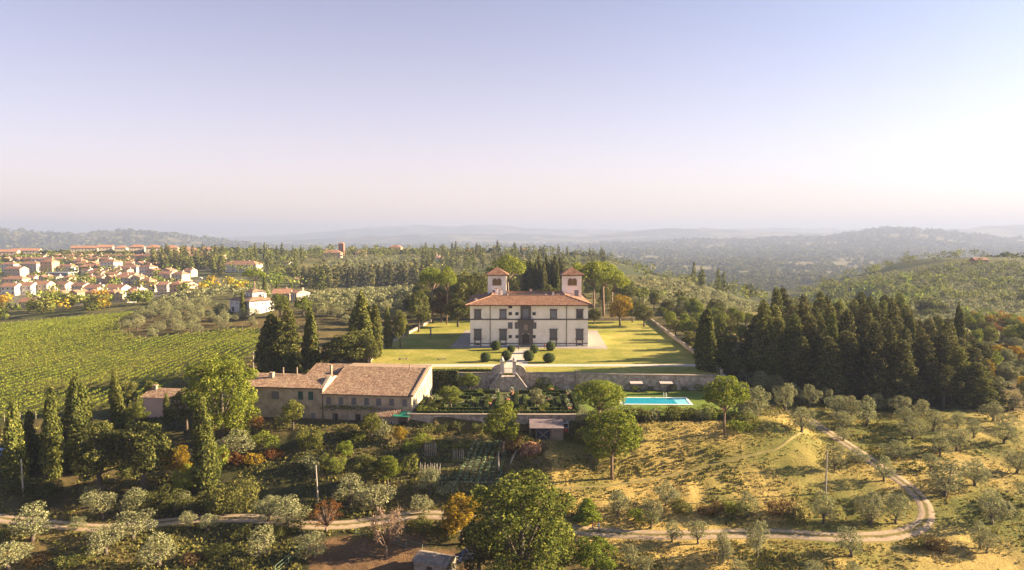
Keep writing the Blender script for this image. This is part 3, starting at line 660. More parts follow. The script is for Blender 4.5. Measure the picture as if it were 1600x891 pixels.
# ---------------------------------------------------------------- walls of the terrace
M['ivy'] = leaf('ivy_leaves', [(0, (0.039, 0.056, 0.021)), (.6, (0.099, 0.113, 0.035)), (1, (0.219, 0.206, 0.071))], .25)
def wallrun(name, label, pts, zfun, thick, top, mat, cop=True, cat='wall', copw=.18):
    """a wall along a ground line with its own footing and coping; zfun gives (foot, head) at a point"""
    P = [Vector((p[0], p[1])) for p in pts]; root = empty(name, (P[0].x, P[0].y, 0), 0, label, cat); o0 = P[0]
    m = MB(); c = MB()
    for i in range(len(P) - 1):
        d = (P[i + 1] - P[i]); n_ = max(1, int(d.length / 6)); nn = Vector((-d.y, d.x)).normalized() * thick / 2; e = d / n_
        for k in range(n_):
            a = P[i] + e * k - o0; b = P[i] + e * (k + 1) - o0
            (fa, ha), (fb, hb) = zfun(*(a + o0)), zfun(*(b + o0))
            for mm, w_, l0, l1 in ((m, 1, None, 0), (c, 1 + copw * 2 / thick, 0, .14)):
                n2 = nn * w_
                lo = (fa, fb) if l0 is None else (ha, hb)
                v = [(a.x - n2.x, a.y - n2.y, lo[0]), (b.x - n2.x, b.y - n2.y, lo[1]), (b.x + n2.x, b.y + n2.y, lo[1]), (a.x + n2.x, a.y + n2.y, lo[0]),
                     (a.x - n2.x, a.y - n2.y, ha + l1), (b.x - n2.x, b.y - n2.y, hb + l1), (b.x + n2.x, b.y + n2.y, hb + l1), (a.x + n2.x, a.y + n2.y, ha + l1)]
                i0 = len(mm.v); mm.v += v
                for f in ((0,3,2,1),(4,5,6,7),(0,1,5,4),(1,2,6,5),(2,3,7,6),(3,0,4,7)): mm.f.append(tuple(i0 + q for q in f)); mm.m.append(0)
    m.build('masonry', mat, root)
    if cop: c.build('coping', M['coping'], root)
    return root
def ivy(root, pts, n, rng, size=.32, mat='ivy', name='ivy'):
    """pts: (x,y,z, rx, ry, rz) leaf clumps, in the root's own space"""
    V, Q = leaf_cloud(rng, [((p[0], p[1], p[2]), (p[3], p[4], p[5])) for p in pts], n, size)
    return obj(name, npmesh(name, V, Q, M[mat]), root)
# leaf clouds ------------------------------------------------
def leaf_cloud(rng, blobs, dens, size, jit=.75, shell=.35, aspect=1.0, vert=0.0, cull=.72, drop=0.0):
    Ps = []; Ns = []
    C = np.array([b[0] for b in blobs], float); R_ = np.array([b[1] if hasattr(b[1], '__len__') else (b[1],) * 3 for b in blobs], float)
    for c, r in zip(C, R_):
        n = max(4, int(dens * 4.19 * (r[0] * r[1] + r[1] * r[2] + r[0] * r[2])))
        d = rng.normal(size=(n, 3)); d /= np.linalg.norm(d, axis=1)[:, None]
        rad = 1 - shell * rng.random((n, 1)) ** 1.6 + .10 * rng.normal(size=(n, 1))
        P = c + d * r * rad; keep = np.ones(n, bool)
        if len(C) < 400:
            q = ((P[:, None] - C[None]) / R_[None]); q = (q ** 2).sum(-1) ; keep = (q < cull ** 2).sum(1) == 0
        nn = d / r; nn /= np.linalg.norm(nn, axis=1)[:, None]
        Ps.append(P[keep]); Ns.append(nn[keep])
    P = np.concatenate(Ps); Nn = np.concatenate(Ns)
    return quads(rng, P, Nn, size, jit, aspect, vert)
def quads(rng, P, Nn, size, jit=.75, aspect=1.0, vert=0.0):
    n = len(P); Nn = Nn + jit * rng.normal(size=(n, 3)); Nn /= np.linalg.norm(Nn, axis=1)[:, None] + 1e-9
    t = rng.normal(size=(n, 3)); t[:, 2] += vert * 4; t -= (t * Nn).sum(1)[:, None] * Nn; t /= np.linalg.norm(t, axis=1)[:, None] + 1e-9
    b = np.cross(Nn, t); s = (size * (.55 + .9 * rng.random((n, 1)))) * .5
    bend = Nn * s * .35
    V = np.stack([P - t * s * aspect, P + b * s * .8 + bend, P + t * s * aspect, P - b * s * .8 + bend], 1).reshape(-1, 3)
    return V, np.arange(n * 4).reshape(-1, 4)
def merge(*parts):
    V = []; Q = []; o = 0
    for v, q in parts: V.append(v); Q.append(q + o); o += len(v)
    return np.concatenate(V), np.concatenate(Q)
RNG = np.random.default_rng(7); random.seed(7)
# retaining wall under the villa terrace: left part, gate, right part
tw = wallrun('retaining_wall', 'weathered rubble retaining wall below the villa lawn behind the pool', [(2.6, 164.95), (50.2, 163.9)], lambda x, y: (-4.3, .25 - .011 * (x - 2.6)), 1.0, 0, M['stone'])
ivy(tw, [(x, -.55, z, rx, .22, rz) for x, z, rx, rz in ((9, -1.3, 1.6, .8), (12.4, -2.2, 2.2, .6), (16, -1.6, 1.0, .9), (24.5, -1.2, 1.6, .5), (27, -1.9, 2.4, .7), (31, -.9, 1.2, .5), (35, -1.8, 2.0, .6), (40, -1.5, 1.6, .5), (22, -3.0, 3, .6), (33, -3.1, 4, .5), (44, -2.8, 2, .7))], 9, RNG, .3)
tl = wallrun('retaining_wall', 'short rubble retaining wall between the ivy hedge and the gate', [(-21.0, 165.6), (-4.4, 165.0)], lambda x, y: (-4.3, .2), 1.0, 0, M['stone'])
ivy(tl, [(x, -.55, z, rx, .25, rz) for x, z, rx, rz in ((11, .1, 4.6, .35), (15, -.6, 1.0, .8), (8, -1.2, 2.2, .9), (12.5, -2.4, 2.6, .8), (4, -2.0, 2.0, 1.2))], 11, RNG, .3)
bt = empty('buttress', (15.6, 164.0, -3.7), 0, 'slim pale pier standing against the retaining wall beside the dark cellar door', 'pier')
MB().box(-.3, .3, -.35, .35, 0, 4.6).build('shaft', M['coping'], bt); MB().box(-.4, .4, -.45, .45, 4.6, 4.75).build('cap', M['coping'], bt)
dd = empty('cellar_door', (13.7, 164.38, -3.7), 0, 'dark square cellar doorway in the retaining wall', 'doorway')
MB().box(-1.15, 1.15, -.05, .02, 0, 2.5).build('door', M['darkwood'], dd); MB().box(-1.4, -1.15, -.12, .02, 0, 2.8).box(1.15, 1.4, -.12, .02, 0, 2.8).box(-1.15, 1.15, -.12, .02, 2.5, 2.8).build('frame', M['stonedark'], dd)
# gate
g = empty('garden_gate', (-.9, 164.8, 0), 0, 'stone garden gate with two urn-topped pillars and scrolled wings', 'gate')
for s in (-1, 1):
    x = s * 1.45
    pl = MB().box(x - .42, x + .42, -.45, .45, -3.9, 2.9).build('pillar', M['palestone'], g)
    MB().box(x - .58, x + .58, -.6, .6, 2.9, 3.15).lathe([(.2, 3.15), (.34, 3.3), (.42, 3.55), (.3, 3.8), (.12, 3.95), (.18, 4.1), (.0, 4.3)], 10, (x, 0)).build('urn', M['palestone'], pl)
    cur = [(s * 1.87, 2.3)] + [(s * (1.87 + 2.4 * math.sin(t)), 2.3 - 2.0 * (1 - math.cos(t))) for t in np.linspace(.15, math.pi / 2, 8)] + [(s * 4.6, .3), (s * 4.6, .5), (s * 5.0, .5), (s * 5.0, -3.9), (s * 1.87, -3.9)]
    MB().prism(cur, 'y', -.3, .3).build('scroll_wing', M['stone'], g)
    lf = MB().box(min(0, s * 1.0), max(0, s * 1.0), -.05, .05, .15, .22).box(min(0, s * 1.0), max(0, s * 1.0), -.05, .05, 1.35, 1.42)
    lf.box(min(s * .93, s * 1.0), max(s * .93, s * 1.0), -.04, .04, .21, 1.36); lf.build('gate_leaf', M['metal'], g)
    for k in range(6): MB().box(s * (.08 + k * .17) - .015, s * (.08 + k * .17) + .015, -.03, .03, .1, 1.5).build('bar', M['metal'], g)
# double stair down to the box garden
st = empty('staircase', (-.9, 163.3, -3.7), 0, 'stone double stair falling both ways from the gate into the box garden', 'stairs')
MB().box(-1.6, 1.6, -1.3, .95, -.2, 3.55).build('landing', M['stone'], st)
for s in (-1, 1):
    for k in range(14): MB().box(min(s * (1.6 + k * .2), s * (1.8 + k * .2)), max(s * (1.6 + k * .2), s * (1.8 + k * .2)), -1.0, .9, -.2, 3.5 - k * .25).build('step', M['coping'], st)
    MB().prism([(s * 1.6, -.2), (s * 1.6, 4.3), (s * 1.9, 4.3), (s * 4.4, .85), (s * 4.4, -.2)], 'y', -1.3, -1.001).build('parapet', M['stone'], st)
    MB().prism([(s * 1.55, 4.31), (s * 1.55, 4.45), (s * 1.95, 4.45), (s * 4.5, .98), (s * 4.5, .84), (s * 1.9, 4.31)], 'y', -1.4, -.9).build('parapet_coping', M['palestone'], st)
# lower wall of the box garden, side walls of the terrace
gw = wallrun('garden_wall', 'long low retaining wall below the box garden above the kitchen plot', [(-21.6, 140.2), (-10, 140.0), (15.2, 139.6)], lambda x, y: (-8.2, -3.45), .8, 0, M['stone'])
ivy(gw, [(x, -.45, z, rx, .3, rz) for x, z, rx, rz in ((3, -5.2, 1.0, .5), (7.5, -5.0, 1.3, .7), (9.5, -5.6, 1.6, .8), (12, -5.2, .9, .8), (13.5, -5.8, 1.2, 1.0), (16, -5.4, .7, .6), (33, -5.2, 1.6, 1.0), (26, -4.6, 1, .5))], 10, RNG, .3)
wallrun('terrace_wall', 'low stone wall closing the lawn beside the dark conifer grove', [(50.6, 165.2), (50.9, 178), (54.4, 268), (55.2, 271)], lambda x, y: (-2.5, .85), .55, 0, M['stone'], True, 'wall', .08)
wallrun('terrace_wall', 'low pale stone wall closing the lawn on the vineyard side', [(-37.2, 178), (-39.2, 196), (-31.2, 271)], lambda x, y: (-2.5, .7), .55, 0, M['stone'], True, 'wall', .08)
wallrun('terrace_wall', 'low wall with a parapet at the back edge of the lawn behind the villa', [(24, 270.6), (54.5, 271.4)], lambda x, y: (-1, .9), .5, 0, M['stone'], True, 'wall', .08)
wallrun('field_wall', 'low wall stub beside the drive end under the cypresses', [(50.8, 164.8), (46.8 + 5.6, 160.0), (54, 158)], lambda x, y: (-5.5, -.1 - (165 - y) * .25), .5, 0, M['stone'])

# ---------------------------------------------------------------- pool
po = empty('swimming_pool', (32, 152.2, -3.7), 0, 'long turquoise swimming pool with pale rim on the lower lawn', 'swimming pool')
pw = [(-7.6, 3.6), (7.9, 3.3), (7.55, -3.55), (-8.4, -3.2)]
def inset(P, t):
    c = [sum(p[0] for p in P) / 4, sum(p[1] for p in P) / 4]; return [(c[0] + (p[0] - c[0]) * (1 - t / 7.8), c[1] + (p[1] - c[1]) * (1 - t / 3.4)) for p in P]
m = MB(); a, b = pw, inset(pw, .55)
for k in range(4):
    j = (k + 1) % 4; m.poly([(*a[k], .12), (*a[j], .12), (*b[j], .12), (*b[k], .12)]); m.poly([(*a[k], -.2), (*a[j], -.2), (*a[j], .12), (*a[k], .12)]); m.poly([(*b[k], -.05), (*b[j], -.05), (*b[j], .12), (*b[k], .12)])
m.build('pool_rim', M['white'], po)
m = MB(); m.poly([(*p, .045) for p in b]); m.build('basin', M['pooltile'], po)
MB().box(4.4, 7.0, -2.85, 2.75, .047, .052).build('shallow_shelf', M['poolstep'], po)
o = obj('water', MB().poly([(*p, .085) for p in b[::-1]]).mesh('water', M['water'], fix=False), po)
ld = empty('pool_ladder', (34.9, 155.6, -3.55), 0, 'slim white handrail ladder at the far edge of the pool', 'ladder')
for s in (-.28, .28): MB().tube([(s, .5, 0), (s, .5, .8), (s, .2, .95), (s, -.3, .8), (s, -.35, -.1)], .04, 5).build('rail', M['white'], ld)
def lounger(px, py, lab, rz):
    p = onz(px, py, -3.7); e = empty('sun_lounger', p, rz, lab, 'sun lounger', 'dark sun loungers by the pool')
    MB().box(-.95, .5, -.33, .33, .28, .38).build('bed', M['metal'], e); MB().prism([(.5, .28), (.5, .38), (1.05, .8), (1.1, .72)], 'y', -.33, .33).build('backrest', M['metal'], e)
    for x in (-.85, .42):
        for y in (-.28, .28): MB().box(x - .03, x + .03, y - .03, y + .03, 0, .28).build('leg', M['metal'], e)
for i, (px, py, lab) in enumerate(((992, 612, 'dark sun lounger on the pool lawn, first of four counted from the round pine'), (1001, 613, 'dark sun lounger on the pool lawn, second of four from the round pine'), (1040, 614, 'dark sun lounger on the pool lawn, third of four from the round pine'), (1047, 614, 'dark sun lounger on the pool lawn, fourth of four, farthest from the round pine'))): lounger(px, py, lab, .1 + i * .05)
M['pinkcanvas'] = plain('pale_pink_canvas', (.50, .40, .36), .8)
for i, (px, lab) in enumerate(((996, 'pale canvas awning at the retaining wall, the one nearer the round pine'), (1043, 'pale canvas awning at the retaining wall, the one nearer the conifer grove'))):
    p = onz(px, 606, -3.7); p.y = 162.4; p.x = (px - 800) / 1080 * 162 * 1.005
    e = empty('awning', p, 0, lab, 'awning', 'awnings along the retaining wall')
    MB().prism([(-.9, 1.95), (-.9, 2.02), (.9, 2.32), (.9, 2.25)], 'x', -1.5, 1.5).build('canvas', M['pinkcanvas'], e)
    for x in (-1.42, 1.42):
        for y, h in ((-.82, 1.95), (.82, 2.22)): MB().tube([(x, y, 0), (x, y, h)], .035, 5).build('post', M['metal'], e)
# ---------------------------------------------------------------- farmhouse
def farmhouse():
    rot = math.radians(-7); p0 = Vector((-20.9, 142, -5.6))
    Hh = empty('farmhouse', p0, rot, 'long stone farmhouse with weathered tiled roofs and dark shutters below the villa', 'farmhouse')
    # local x runs left (negative) along the front, y runs back; corner at the origin
    E1, R1, dep = 5.55, 8.75, 13.5
    MB().box(-19.2, 0, 0, dep + 4.5, -1.6, E1).prism([(0, E1), (dep, R1 - .1), (dep + 4.5, R1 - .3), (dep + 4.5, E1)], 'x', -19.2, 0).build('wall', M['farmwall'], Hh)
    tiled('roof_slope', (-19.2, -.75, E1 + .02), (.55, -.75, E1 + .02), R1 + .1, 0, 0, dep + .75, M['oldtiles'], Hh, .36, .09, .45)
    MB().prism([(-.75, E1 - .1), (-.75, E1), (dep, R1 + .06), (dep, R1 - .08)], 'x', -19.2, .55).build('roof_board', M['darkwood'], Hh)
    MB().prism([(-.6, E1 + .08), (dep, R1 + .18), (dep, R1 + .42), (-.6, E1 + .3)], 'x', -.05, .45).build('verge', M['oldtiles'], Hh)
    MB().box(-19.0, 0.3, dep, dep + 4.5, R1 - .25, R1 + .02).build('roof_back', M['oldtiles'], Hh)
    # left wing
    E2, R2 = 6.6, 8.1; d2 = 6.6; L2 = -37.5
    MB().box(L2, -19.21, .15, d2 * 2, -2.6, E2).prism([(.15, E2), (d2, R2 - .1), (2 * d2, E2)], 'x', L2, -19.21).build('wall', M['farmwall'], Hh)
    tiled('roof_slope', (L2 - .4, -.5, E2 + .02), (-19.25, -.5, E2 + .02), R2, 0, 0, d2 + .5, M['oldtiles'], Hh, .36, .09, .45)
    tiled('roof_slope', (-19.25, 2 * d2 + .5, E2 + .02), (L2 - .4, 2 * d2 + .5, E2 + .02), R2, 0, 0, d2 + .5, M['oldtiles'], Hh, .36, .09, .45)
    MB().box(L2 - .35, -19.3, -.45, 2 * d2 + .45, E2 - .14, E2).build('eaves', M['darkwood'], Hh)
    # upper rear range
    MB().box(-27.5, -19.3, 10.5, 17.5, 4, 6.7).build('wall', M['farmwall'], Hh)
    tiled('roof_slope', (-27.8, 10.0, 6.75), (-19.1, 10.0, 6.75), 8.6, 0, 0, 7.4, M['oldtiles'], Hh, .36, .09, .45)
    # party-wall gable between the wings
    MB().prism([(-.3, E1 + .1), (-.3, E1 + .9), (4.2, R2 + .25), (5.2, R2 + .25), (5.2, 6.0)], 'x', -19.9, -19.22).build('party_wall', M['coping'], Hh)
    fc = ((0, 0, 0), (1, 0, 0))
    for x in (-18.0, -15.3, -12.5, -9.7, -7.1, -4.3, -1.5): 
        w = window(Hh, fc, x, 3.25, 1.05, 1.55, 'shutter', 'farmwall', .12, .05, True)
    for x in (-16.6,): window(Hh, fc, x, -.9, 1.2, 2.2, 'darkwood', 'farmwall', .15, .06, name='doorway')
    window(Hh, fc, -11.6, -.9, 1.3, 2.2, 'darkwood', 'farmwall', .15, .06, name='doorway')
    window(Hh, fc, -7.2, -.6, .6, 1.6, 'glass', 'farmwall', .12, .05); window(Hh, fc, -6.0, -.6, .6, 1.6, 'glass', 'farmwall', .12, .05)
    fl = ((0, .15, 0), (1, 0, 0))
    for x, z, w_, h_, pn in ((-34.9, 4.3, .9, .9, 'glass'), (-30.0, 3.9, 1.7, 1.75, 'shutter'), (-24.3, 4.0, 1.1, 1.8, 'greenshutter'), (-22.0, 4.0, 1.1, 1.8, 'greenshutter'), (-24.2, .2, 1.6, 1.7, 'shutterblue'), (-21.6, -.6, .9, 1.8, 'shutterblue'), (-34.2, 1.0, 1.1, .5, 'glass'), (-37.0 + .4, -.7, .5, 1.4, 'glass')):
        window(Hh, fl, x, z, w_, h_, pn, 'farmwall', .12, .05, True)
    fs = ((0, 0, 0), (0, 1, 0))
    for y, z in ((1.6, 3.1), (3.9, 3.3), (6.2, 3.5), (8.5, 3.7), (11.0, 3.9), (13.6, 4.1), (16.2, 4.3)): window(Hh, fs, y, z, .75, 1.7, 'shutter', 'farmwall', .12, .05)
    # arched doorway by the oak
    arc = [(-38.9 + 1.3 * math.cos(t), 0 + 1.5 + .55 * math.sin(t)) for t in np.linspace(0, math.pi, 9)]
    MB().box(-42.5, L2 - .01, .6, 6, -2.6, 4.0).build('wall', M['farmwall'], Hh)
    MB().prism([(-40.2, -1.2), (-37.6, -1.2)] + arc, 'y', .52, .62).build('arched_door', M['darkwood'], Hh)
    tiled('roof_slope', (-42.8, .2, 4.05), (L2, .2, 4.05), 5.2, 0, 0, 5.8, M['oldtiles'], Hh, .36, .09, .45)
    for x, y, z, h_, r in ((-32.8, 4.5, 7.6, 1.1, .42), (-20.6, 8.0, 8.0, 2.0, .22)):
        c = MB().box(x - r, x + r, y - r, y + r, z - .5, z + h_).build('chimney', M['farmwall'], Hh); MB().box(x - r - .1, x + r + .1, y - r - .1, y + r + .1, z + h_, z + h_ + .14).build('chimney_cap', M['oldtiles'], c)
    for x, y, z, h_ in ((-31.0, 6.4, 7.8, 1.8), (-27.8, 6.4, 7.8, 1.9), (-3.8, 12.6, 8.4, 1.4), (.1, 13.2, 8.6, .9)): MB().tube([(x, y, z), (x, y, z + h_)], .14, 6).build('flue_pipe', M['coping'], Hh)
    MB().box(-9.6, -6.2, 5.6, 5.95, 6.9, 7.12).build('roof_ladder', M['oldtiles'], Hh)
    MB().tube([(-19.3, -.2, -1), (-19.3, -.2, 5.6)], .07, 6).build('downpipe', M['metal'], Hh)
    return Hh
farmhouse()
fe = empty('lean_to', (-28.2, 141.2, -5.6), math.radians(-7), 'small plastered lean-to with tiled roof against the farmhouse front', 'lean-to')
fe.location = (-26.1 + .6, 140.9, -5.9)
MB().box(-2.3, 2.2, -1.0, 1.3, -.6, 2.0).prism([(-1.0, 2.0), (1.3, 2.0), (1.3, 2.9)], 'x', -2.3, 2.2).build('wall', M['coping'], fe)
tiled('roof_slope', (-2.6, -1.3, 2.0), (2.5, -1.3, 2.0), 3.05, 0, 0, 2.6, M['oldtiles'], fe, .34, .07, .42); window(fe, ((0, -1.0, 0), (1, 0, 0)), .9, .3, .5, .8, 'glass')
gs = empty('green_canopy', (-22.6, 140.2, -5.6), math.radians(-7), 'green plastic sheet canopy on thin posts at the farmhouse corner', 'canopy')
MB().prism([(-1.0, 1.85), (-1.0, 1.9), (1.2, 2.35), (1.2, 2.3)], 'x', -1.7, 1.7).build('sheet', M['greenplastic'], gs)
for x in (-1.6, 1.6):
    for y, h in ((-.9, 1.86), (1.1, 2.28)): MB().tube([(x, y, -.6), (x, y, h)], .05, 5).build('post', M['wood'], gs)
for (x, y, w_, lab) in ((-37.2, 143.3, 2.9, 'vine-covered pergola on thin posts before the farmhouse, the one nearer the green shutters'), (-31.5, 142.6, 3.1, 'vine-covered pergola before the farmhouse, the one nearer the lean-to')):
    e = empty('pergola', (x, y, -5.6), math.radians(-7), lab, 'pergola', 'pergolas before the farmhouse')
    ivy(e, [(q, .2, 2.75 + .15 * math.sin(q * 3), .9, .9, .35) for q in np.linspace(-w_ + .5, w_ - .5, 6)], 10, RNG, .33, 'green', 'vine_leaves')
    for q in (-w_ + .3, 0, w_ - .3): MB().tube([(q, -.7, -.6), (q, -.7, 2.7)], .06, 5).build('post', M['wood'], e)
    MB().box(-w_ + .2, w_ - .2, -.75, -.65, 2.55, 2.65).build('beam', M['wood'], e)
oh = empty('outbuilding', ground(252, 652), math.radians(-8), 'small pink outbuilding with tiled roof and chimney behind the big oak', 'outbuilding')
MB().box(-4.2, 5, 0, 7, -1.5, 4.4).prism([(0, 4.4), (3.5, 5.5), (7, 4.4)], 'x', -4.2, 5).build('wall', M['pinkwall'], oh)
tiled('roof_slope', (-4.6, -.4, 4.4), (5.4, -.4, 4.4), 5.7, 0, 0, 3.9, M['oldtiles'], oh, .36, .09, .45); tiled('roof_slope', (5.4, 7.4, 4.4), (-4.6, 7.4, 4.4), 5.7, 0, 0, 3.9, M['oldtiles'], oh, .36, .09, .45)
c_ = MB().box(-3.6, -2.9, 2.6, 3.3, 5, 6.4).build('chimney', M['coping'], oh); MB().box(-3.75, -2.75, 2.45, 3.45, 6.4, 6.55).build('chimney_cap', M['oldtiles'], c_)
window(oh, ((0, 0, 0), (1, 0, 0)), 1.5, 1.6, .9, 1.3, 'shutter')
# cart shed and tractor under the garden wall
sh = empty('cart_shed', (6.9, 137.2, gz(6.9, 136)), 0, 'low cart shed with purplish sheet roof against the garden wall', 'shed')
MB().prism([(-2.6, 2.05), (-2.6, 2.13), (2.2, 3.0), (2.2, 2.92)], 'x', -3.4, 3.4).build('roof', plain('faded_sheet_roof', (.21, .16, .16), .7, .2, .25, 1.2), sh)
[MB().box(*b_).build('wall', M['wood'], sh) for b_ in ((-3.3, -3.15, -2.3, 2.2, -.8, 2.1), (3.15, 3.3, -2.3, 2.2, -.8, 2.1), (.9, 3.15, -2.35, -2.25, -.8, 2.05))]
dr = MB().box(-2.0, .6, -2.4, -2.3, -.3, 1.85).build('door', M['bluepaint'] if False else plain('dark_blue_door', (.02, .025, .05), .6), sh)
for s in (-1, 1): MB().prism([(-1.95, .75 - s * .95), (-1.85, .75 - s * 1.05), (.55, .75 + s * .95), (.45, .75 + s * 1.05)], 'y', -2.44, -2.401).build('brace', M['wood'], dr)
for x in (-3.3, -2.1, .75, 3.25): MB().box(x - .06, x + .06, -2.55, -2.43, -.8, 2.05).build('post', M['wood'], sh)
tp = ground(882, 677); tr = empty('tractor', tp, .1, 'small red tractor with a white-framed cab parked under the garden wall', 'tractor')
rbox('bonnet', -.38, .38, -1.9, -.3, .55, 1.15, M['redpaint'], tr, .08); rbox('chassis', -.3, .3, -1.8, 1.0, .35, .6, M['metal'], tr)
cb = MB()
for x in (-.72, .72):
    for y in (-.3, .95): cb.box(x - .05, x + .05, y - .05, y + .05, .7, 2.1)
cb.box(-.78, .78, -.36, -.24, 2.1, 2.2).box(-.78, .78, .9, 1.02, 2.1, 2.2).box(-.78, -.66, -.24, .9, 2.1, 2.2).box(.66, .78, -.24, .9, 2.1, 2.2).box(-.78, .78, -.36, -.24, 1.15, 1.25)
cb.build('cab_frame', M['white'], tr); MB().box(-.66, .66, -.31, -.29, 1.25, 2.1).build('windscreen', M['glass'], tr); rbox('cab_roof', -.64, .64, -.22, .88, 2.12, 2.19, M['glass'], tr, .02)
rbox('seat', -.25, .25, .3, .75, .75, 1.2, M['rubber'], tr)
for s in (-1, 1):
    for y, r, wd in ((.6, .72, .34), (-1.45, .42, .22)):
        t = obj('wheel', MB().lathe([(r * .55, -wd / 2), (r * .95, -wd / 2), (r, -wd / 4), (r, wd / 4), (r * .95, wd / 2), (r * .55, wd / 2), (r * .55, -wd / 2)], 16).mesh('wheel', M['rubber'], True), tr, (s * .85, y, r)); t.rotation_euler = (0, math.pi / 2, 0)
        obj('rim', MB().lathe([(0, -wd * .2), (r * .56, -wd * .2), (r * .56, wd * .2), (0, wd * .2)], 12).mesh('rim', M['redpaint']), t)
    MB().prism([(.0, .7), (.0, 1.35), (.6, 1.55), (1.2, 1.35), (1.2, 1.3), (.6, 1.48), (.06, 1.3)], 'x', s * .68, s * 1.02).build('mudguard', M['redpaint'], tr)

ORD = 'first second third fourth fifth sixth seventh eighth ninth tenth eleventh twelfth thirteenth fourteenth fifteenth sixteenth seventeenth eighteenth nineteenth twentieth'.split()
TENS = 'twenty thirty forty fifty sixty seventy eighty ninety'.split(); TENTH = 'twentieth thirtieth fortieth fiftieth sixtieth seventieth eightieth ninetieth'.split()
def ordw(i):
    n = i + 1
    if n >= 100: return 'hundred-and-' + ordw(n - 101) if n > 100 else 'hundredth'
    if n <= 20: return ORD[n - 1]
    return TENTH[n // 10 - 2] if n % 10 == 0 else TENS[n // 10 - 2] + '-' + ORD[n % 10 - 1]
def clear(x, y, r=0):
    for a, b, c in keep:
        if (x - a) ** 2 + (y - b) ** 2 < (c + r) ** 2: return False
    return True
# ---------------------------------------------------------------- town houses
def house(p, w, dp, h, rz, wall, roof='hip', rows=2, cols=3, label='', name='house', cat='house', rh=None, tiles='towntiles', chim=True, group=None, sidecols=2, balcony=False):
    e = empty(name, p, rz, label, cat, group)
    MB().box(-w / 2, w / 2, -dp / 2, dp / 2, -4, h).build('wall', M[wall], e)
    ov = .6; rh = rh if rh is not None else min(w, dp) * .27
    m = MB(); L, R, Fr, Bk = -w / 2 - ov, w / 2 + ov, -dp / 2 - ov, dp / 2 + ov
    if roof == 'flat':
        m.box(L + .4, R - .4, Fr + .4, Bk - .4, h + .002, h + .35); rf = m.build('roof', M['grey'], e)
    else:
        z0 = h + .002; z1 = h + rh
        if roof == 'hip':
            if w >= dp: a, b = (L + dp / 2, 0, z1), (R - dp / 2, 0, z1)
            else: a, b = (0, Fr + w / 2, z1), (0, Bk - w / 2, z1)
            c = [(L, Fr, z0), (R, Fr, z0), (R, Bk, z0), (L, Bk, z0)]
            if w >= dp: fs = [[c[0], c[1], b, a], [c[1], c[2], b], [c[2], c[3], a, b], [c[3], c[0], a]]
            else: fs = [[c[0], c[1], a], [c[1], c[2], b, a], [c[2], c[3], b], [c[3], c[0], a, b]]
        else:
            c = [(L, Fr, z0), (R, Fr, z0), (R, Bk, z0), (L, Bk, z0)]
            if roof == 'gable': a, b = (L, 0, z1), (R, 0, z1); fs = [[c[0], c[1], b, a], [c[2], c[3], a, b]]
            elif roof == 'shed': a, b = (L, Bk, z1), (R, Bk, z1); fs = [[c[0], c[1], b, a]]
            else: a, b = (0, Fr, z1), (0, Bk, z1); fs = [[c[1], c[2], b, a], [c[3], c[0], a, b]]
        for f in fs: m.poly(f)
        m.poly(c[::-1]); me = m.mesh('roof', M[tiles]); plane_roof_uv(me, .45); rf = obj('roof', me, e)
        if roof == 'gable':
            MB().prism([(-dp / 2, h), (0, z1 - .15), (dp / 2, h)], 'x', -w / 2, w / 2).build('gable', M[wall], e)
        elif roof == 'front': MB().prism([(-w / 2, h), (0, z1 - .15), (w / 2, h)], 'y', -dp / 2, dp / 2).build('gable', M[wall], e)
        elif roof == 'shed': MB().prism([(-dp / 2, h), (dp / 2, z1 - .1), (dp / 2, h)], 'x', -w / 2, w / 2).build('gable', M[wall], e)
        if chim:
            MB().box(-.35, .35, -.35, .35, -.6, 1.3).build('chimney', M[wall], rf, (w * .18, dp * .1, h + rh * .75))
    sh = h / rows
    for r in range(rows):
        for c in range(cols): window(e, ((-w / 2, -dp / 2, 0), (1, 0, 0)), w * (c + .5) / cols, r * sh + sh * .32, min(1.3, w / cols * .4), sh * .46, 'glass' if (c + r) % 3 else 'shutter')
        for c in range(sidecols): window(e, ((w / 2, -dp / 2, 0), (0, 1, 0)), dp * (c + .5) / sidecols, r * sh + sh * .32, min(1.2, dp / sidecols * .4), sh * .46, 'glass' if (c + r) % 2 else 'shutter')
    if balcony:
        for r in range(1, rows): MB().box(-w * .3, w * .3, -dp / 2 - 1.1, -dp / 2 - .01, r * sh - .1, r * sh + .75).build('balcony', M['whitewall'], e)
    return e
def town(px0, px1, eave, base, wall, roof, rows, cols, label, rz=0, dp=10, **kw):
    """a building whose front spans the photo columns px0..px1 with its foot on the ground seen at 'base'"""
    p = hill((px0 + px1) / 2, base); d = p.y; w = (px1 - px0) / F * d; h = (base - eave) / F * d
    h = max(h * 1.12, 3.0 * rows * .85); c = math.cos(rz)
    keep.append((p.x, p.y + dp / 2, max(w, dp) * .62))
    w2 = max((w - abs(math.sin(rz)) * dp) / max(c, .3), w * .5)
    return house((p.x, p.y + dp / 2, p.z), w2, dp, h, rz, wall, roof, rows, cols, label, **kw)
keep = [(5, 222, 30), (-30, 151, 9), (-44, 152, 10), (-57, 152, 8)]
R_ = math.radians
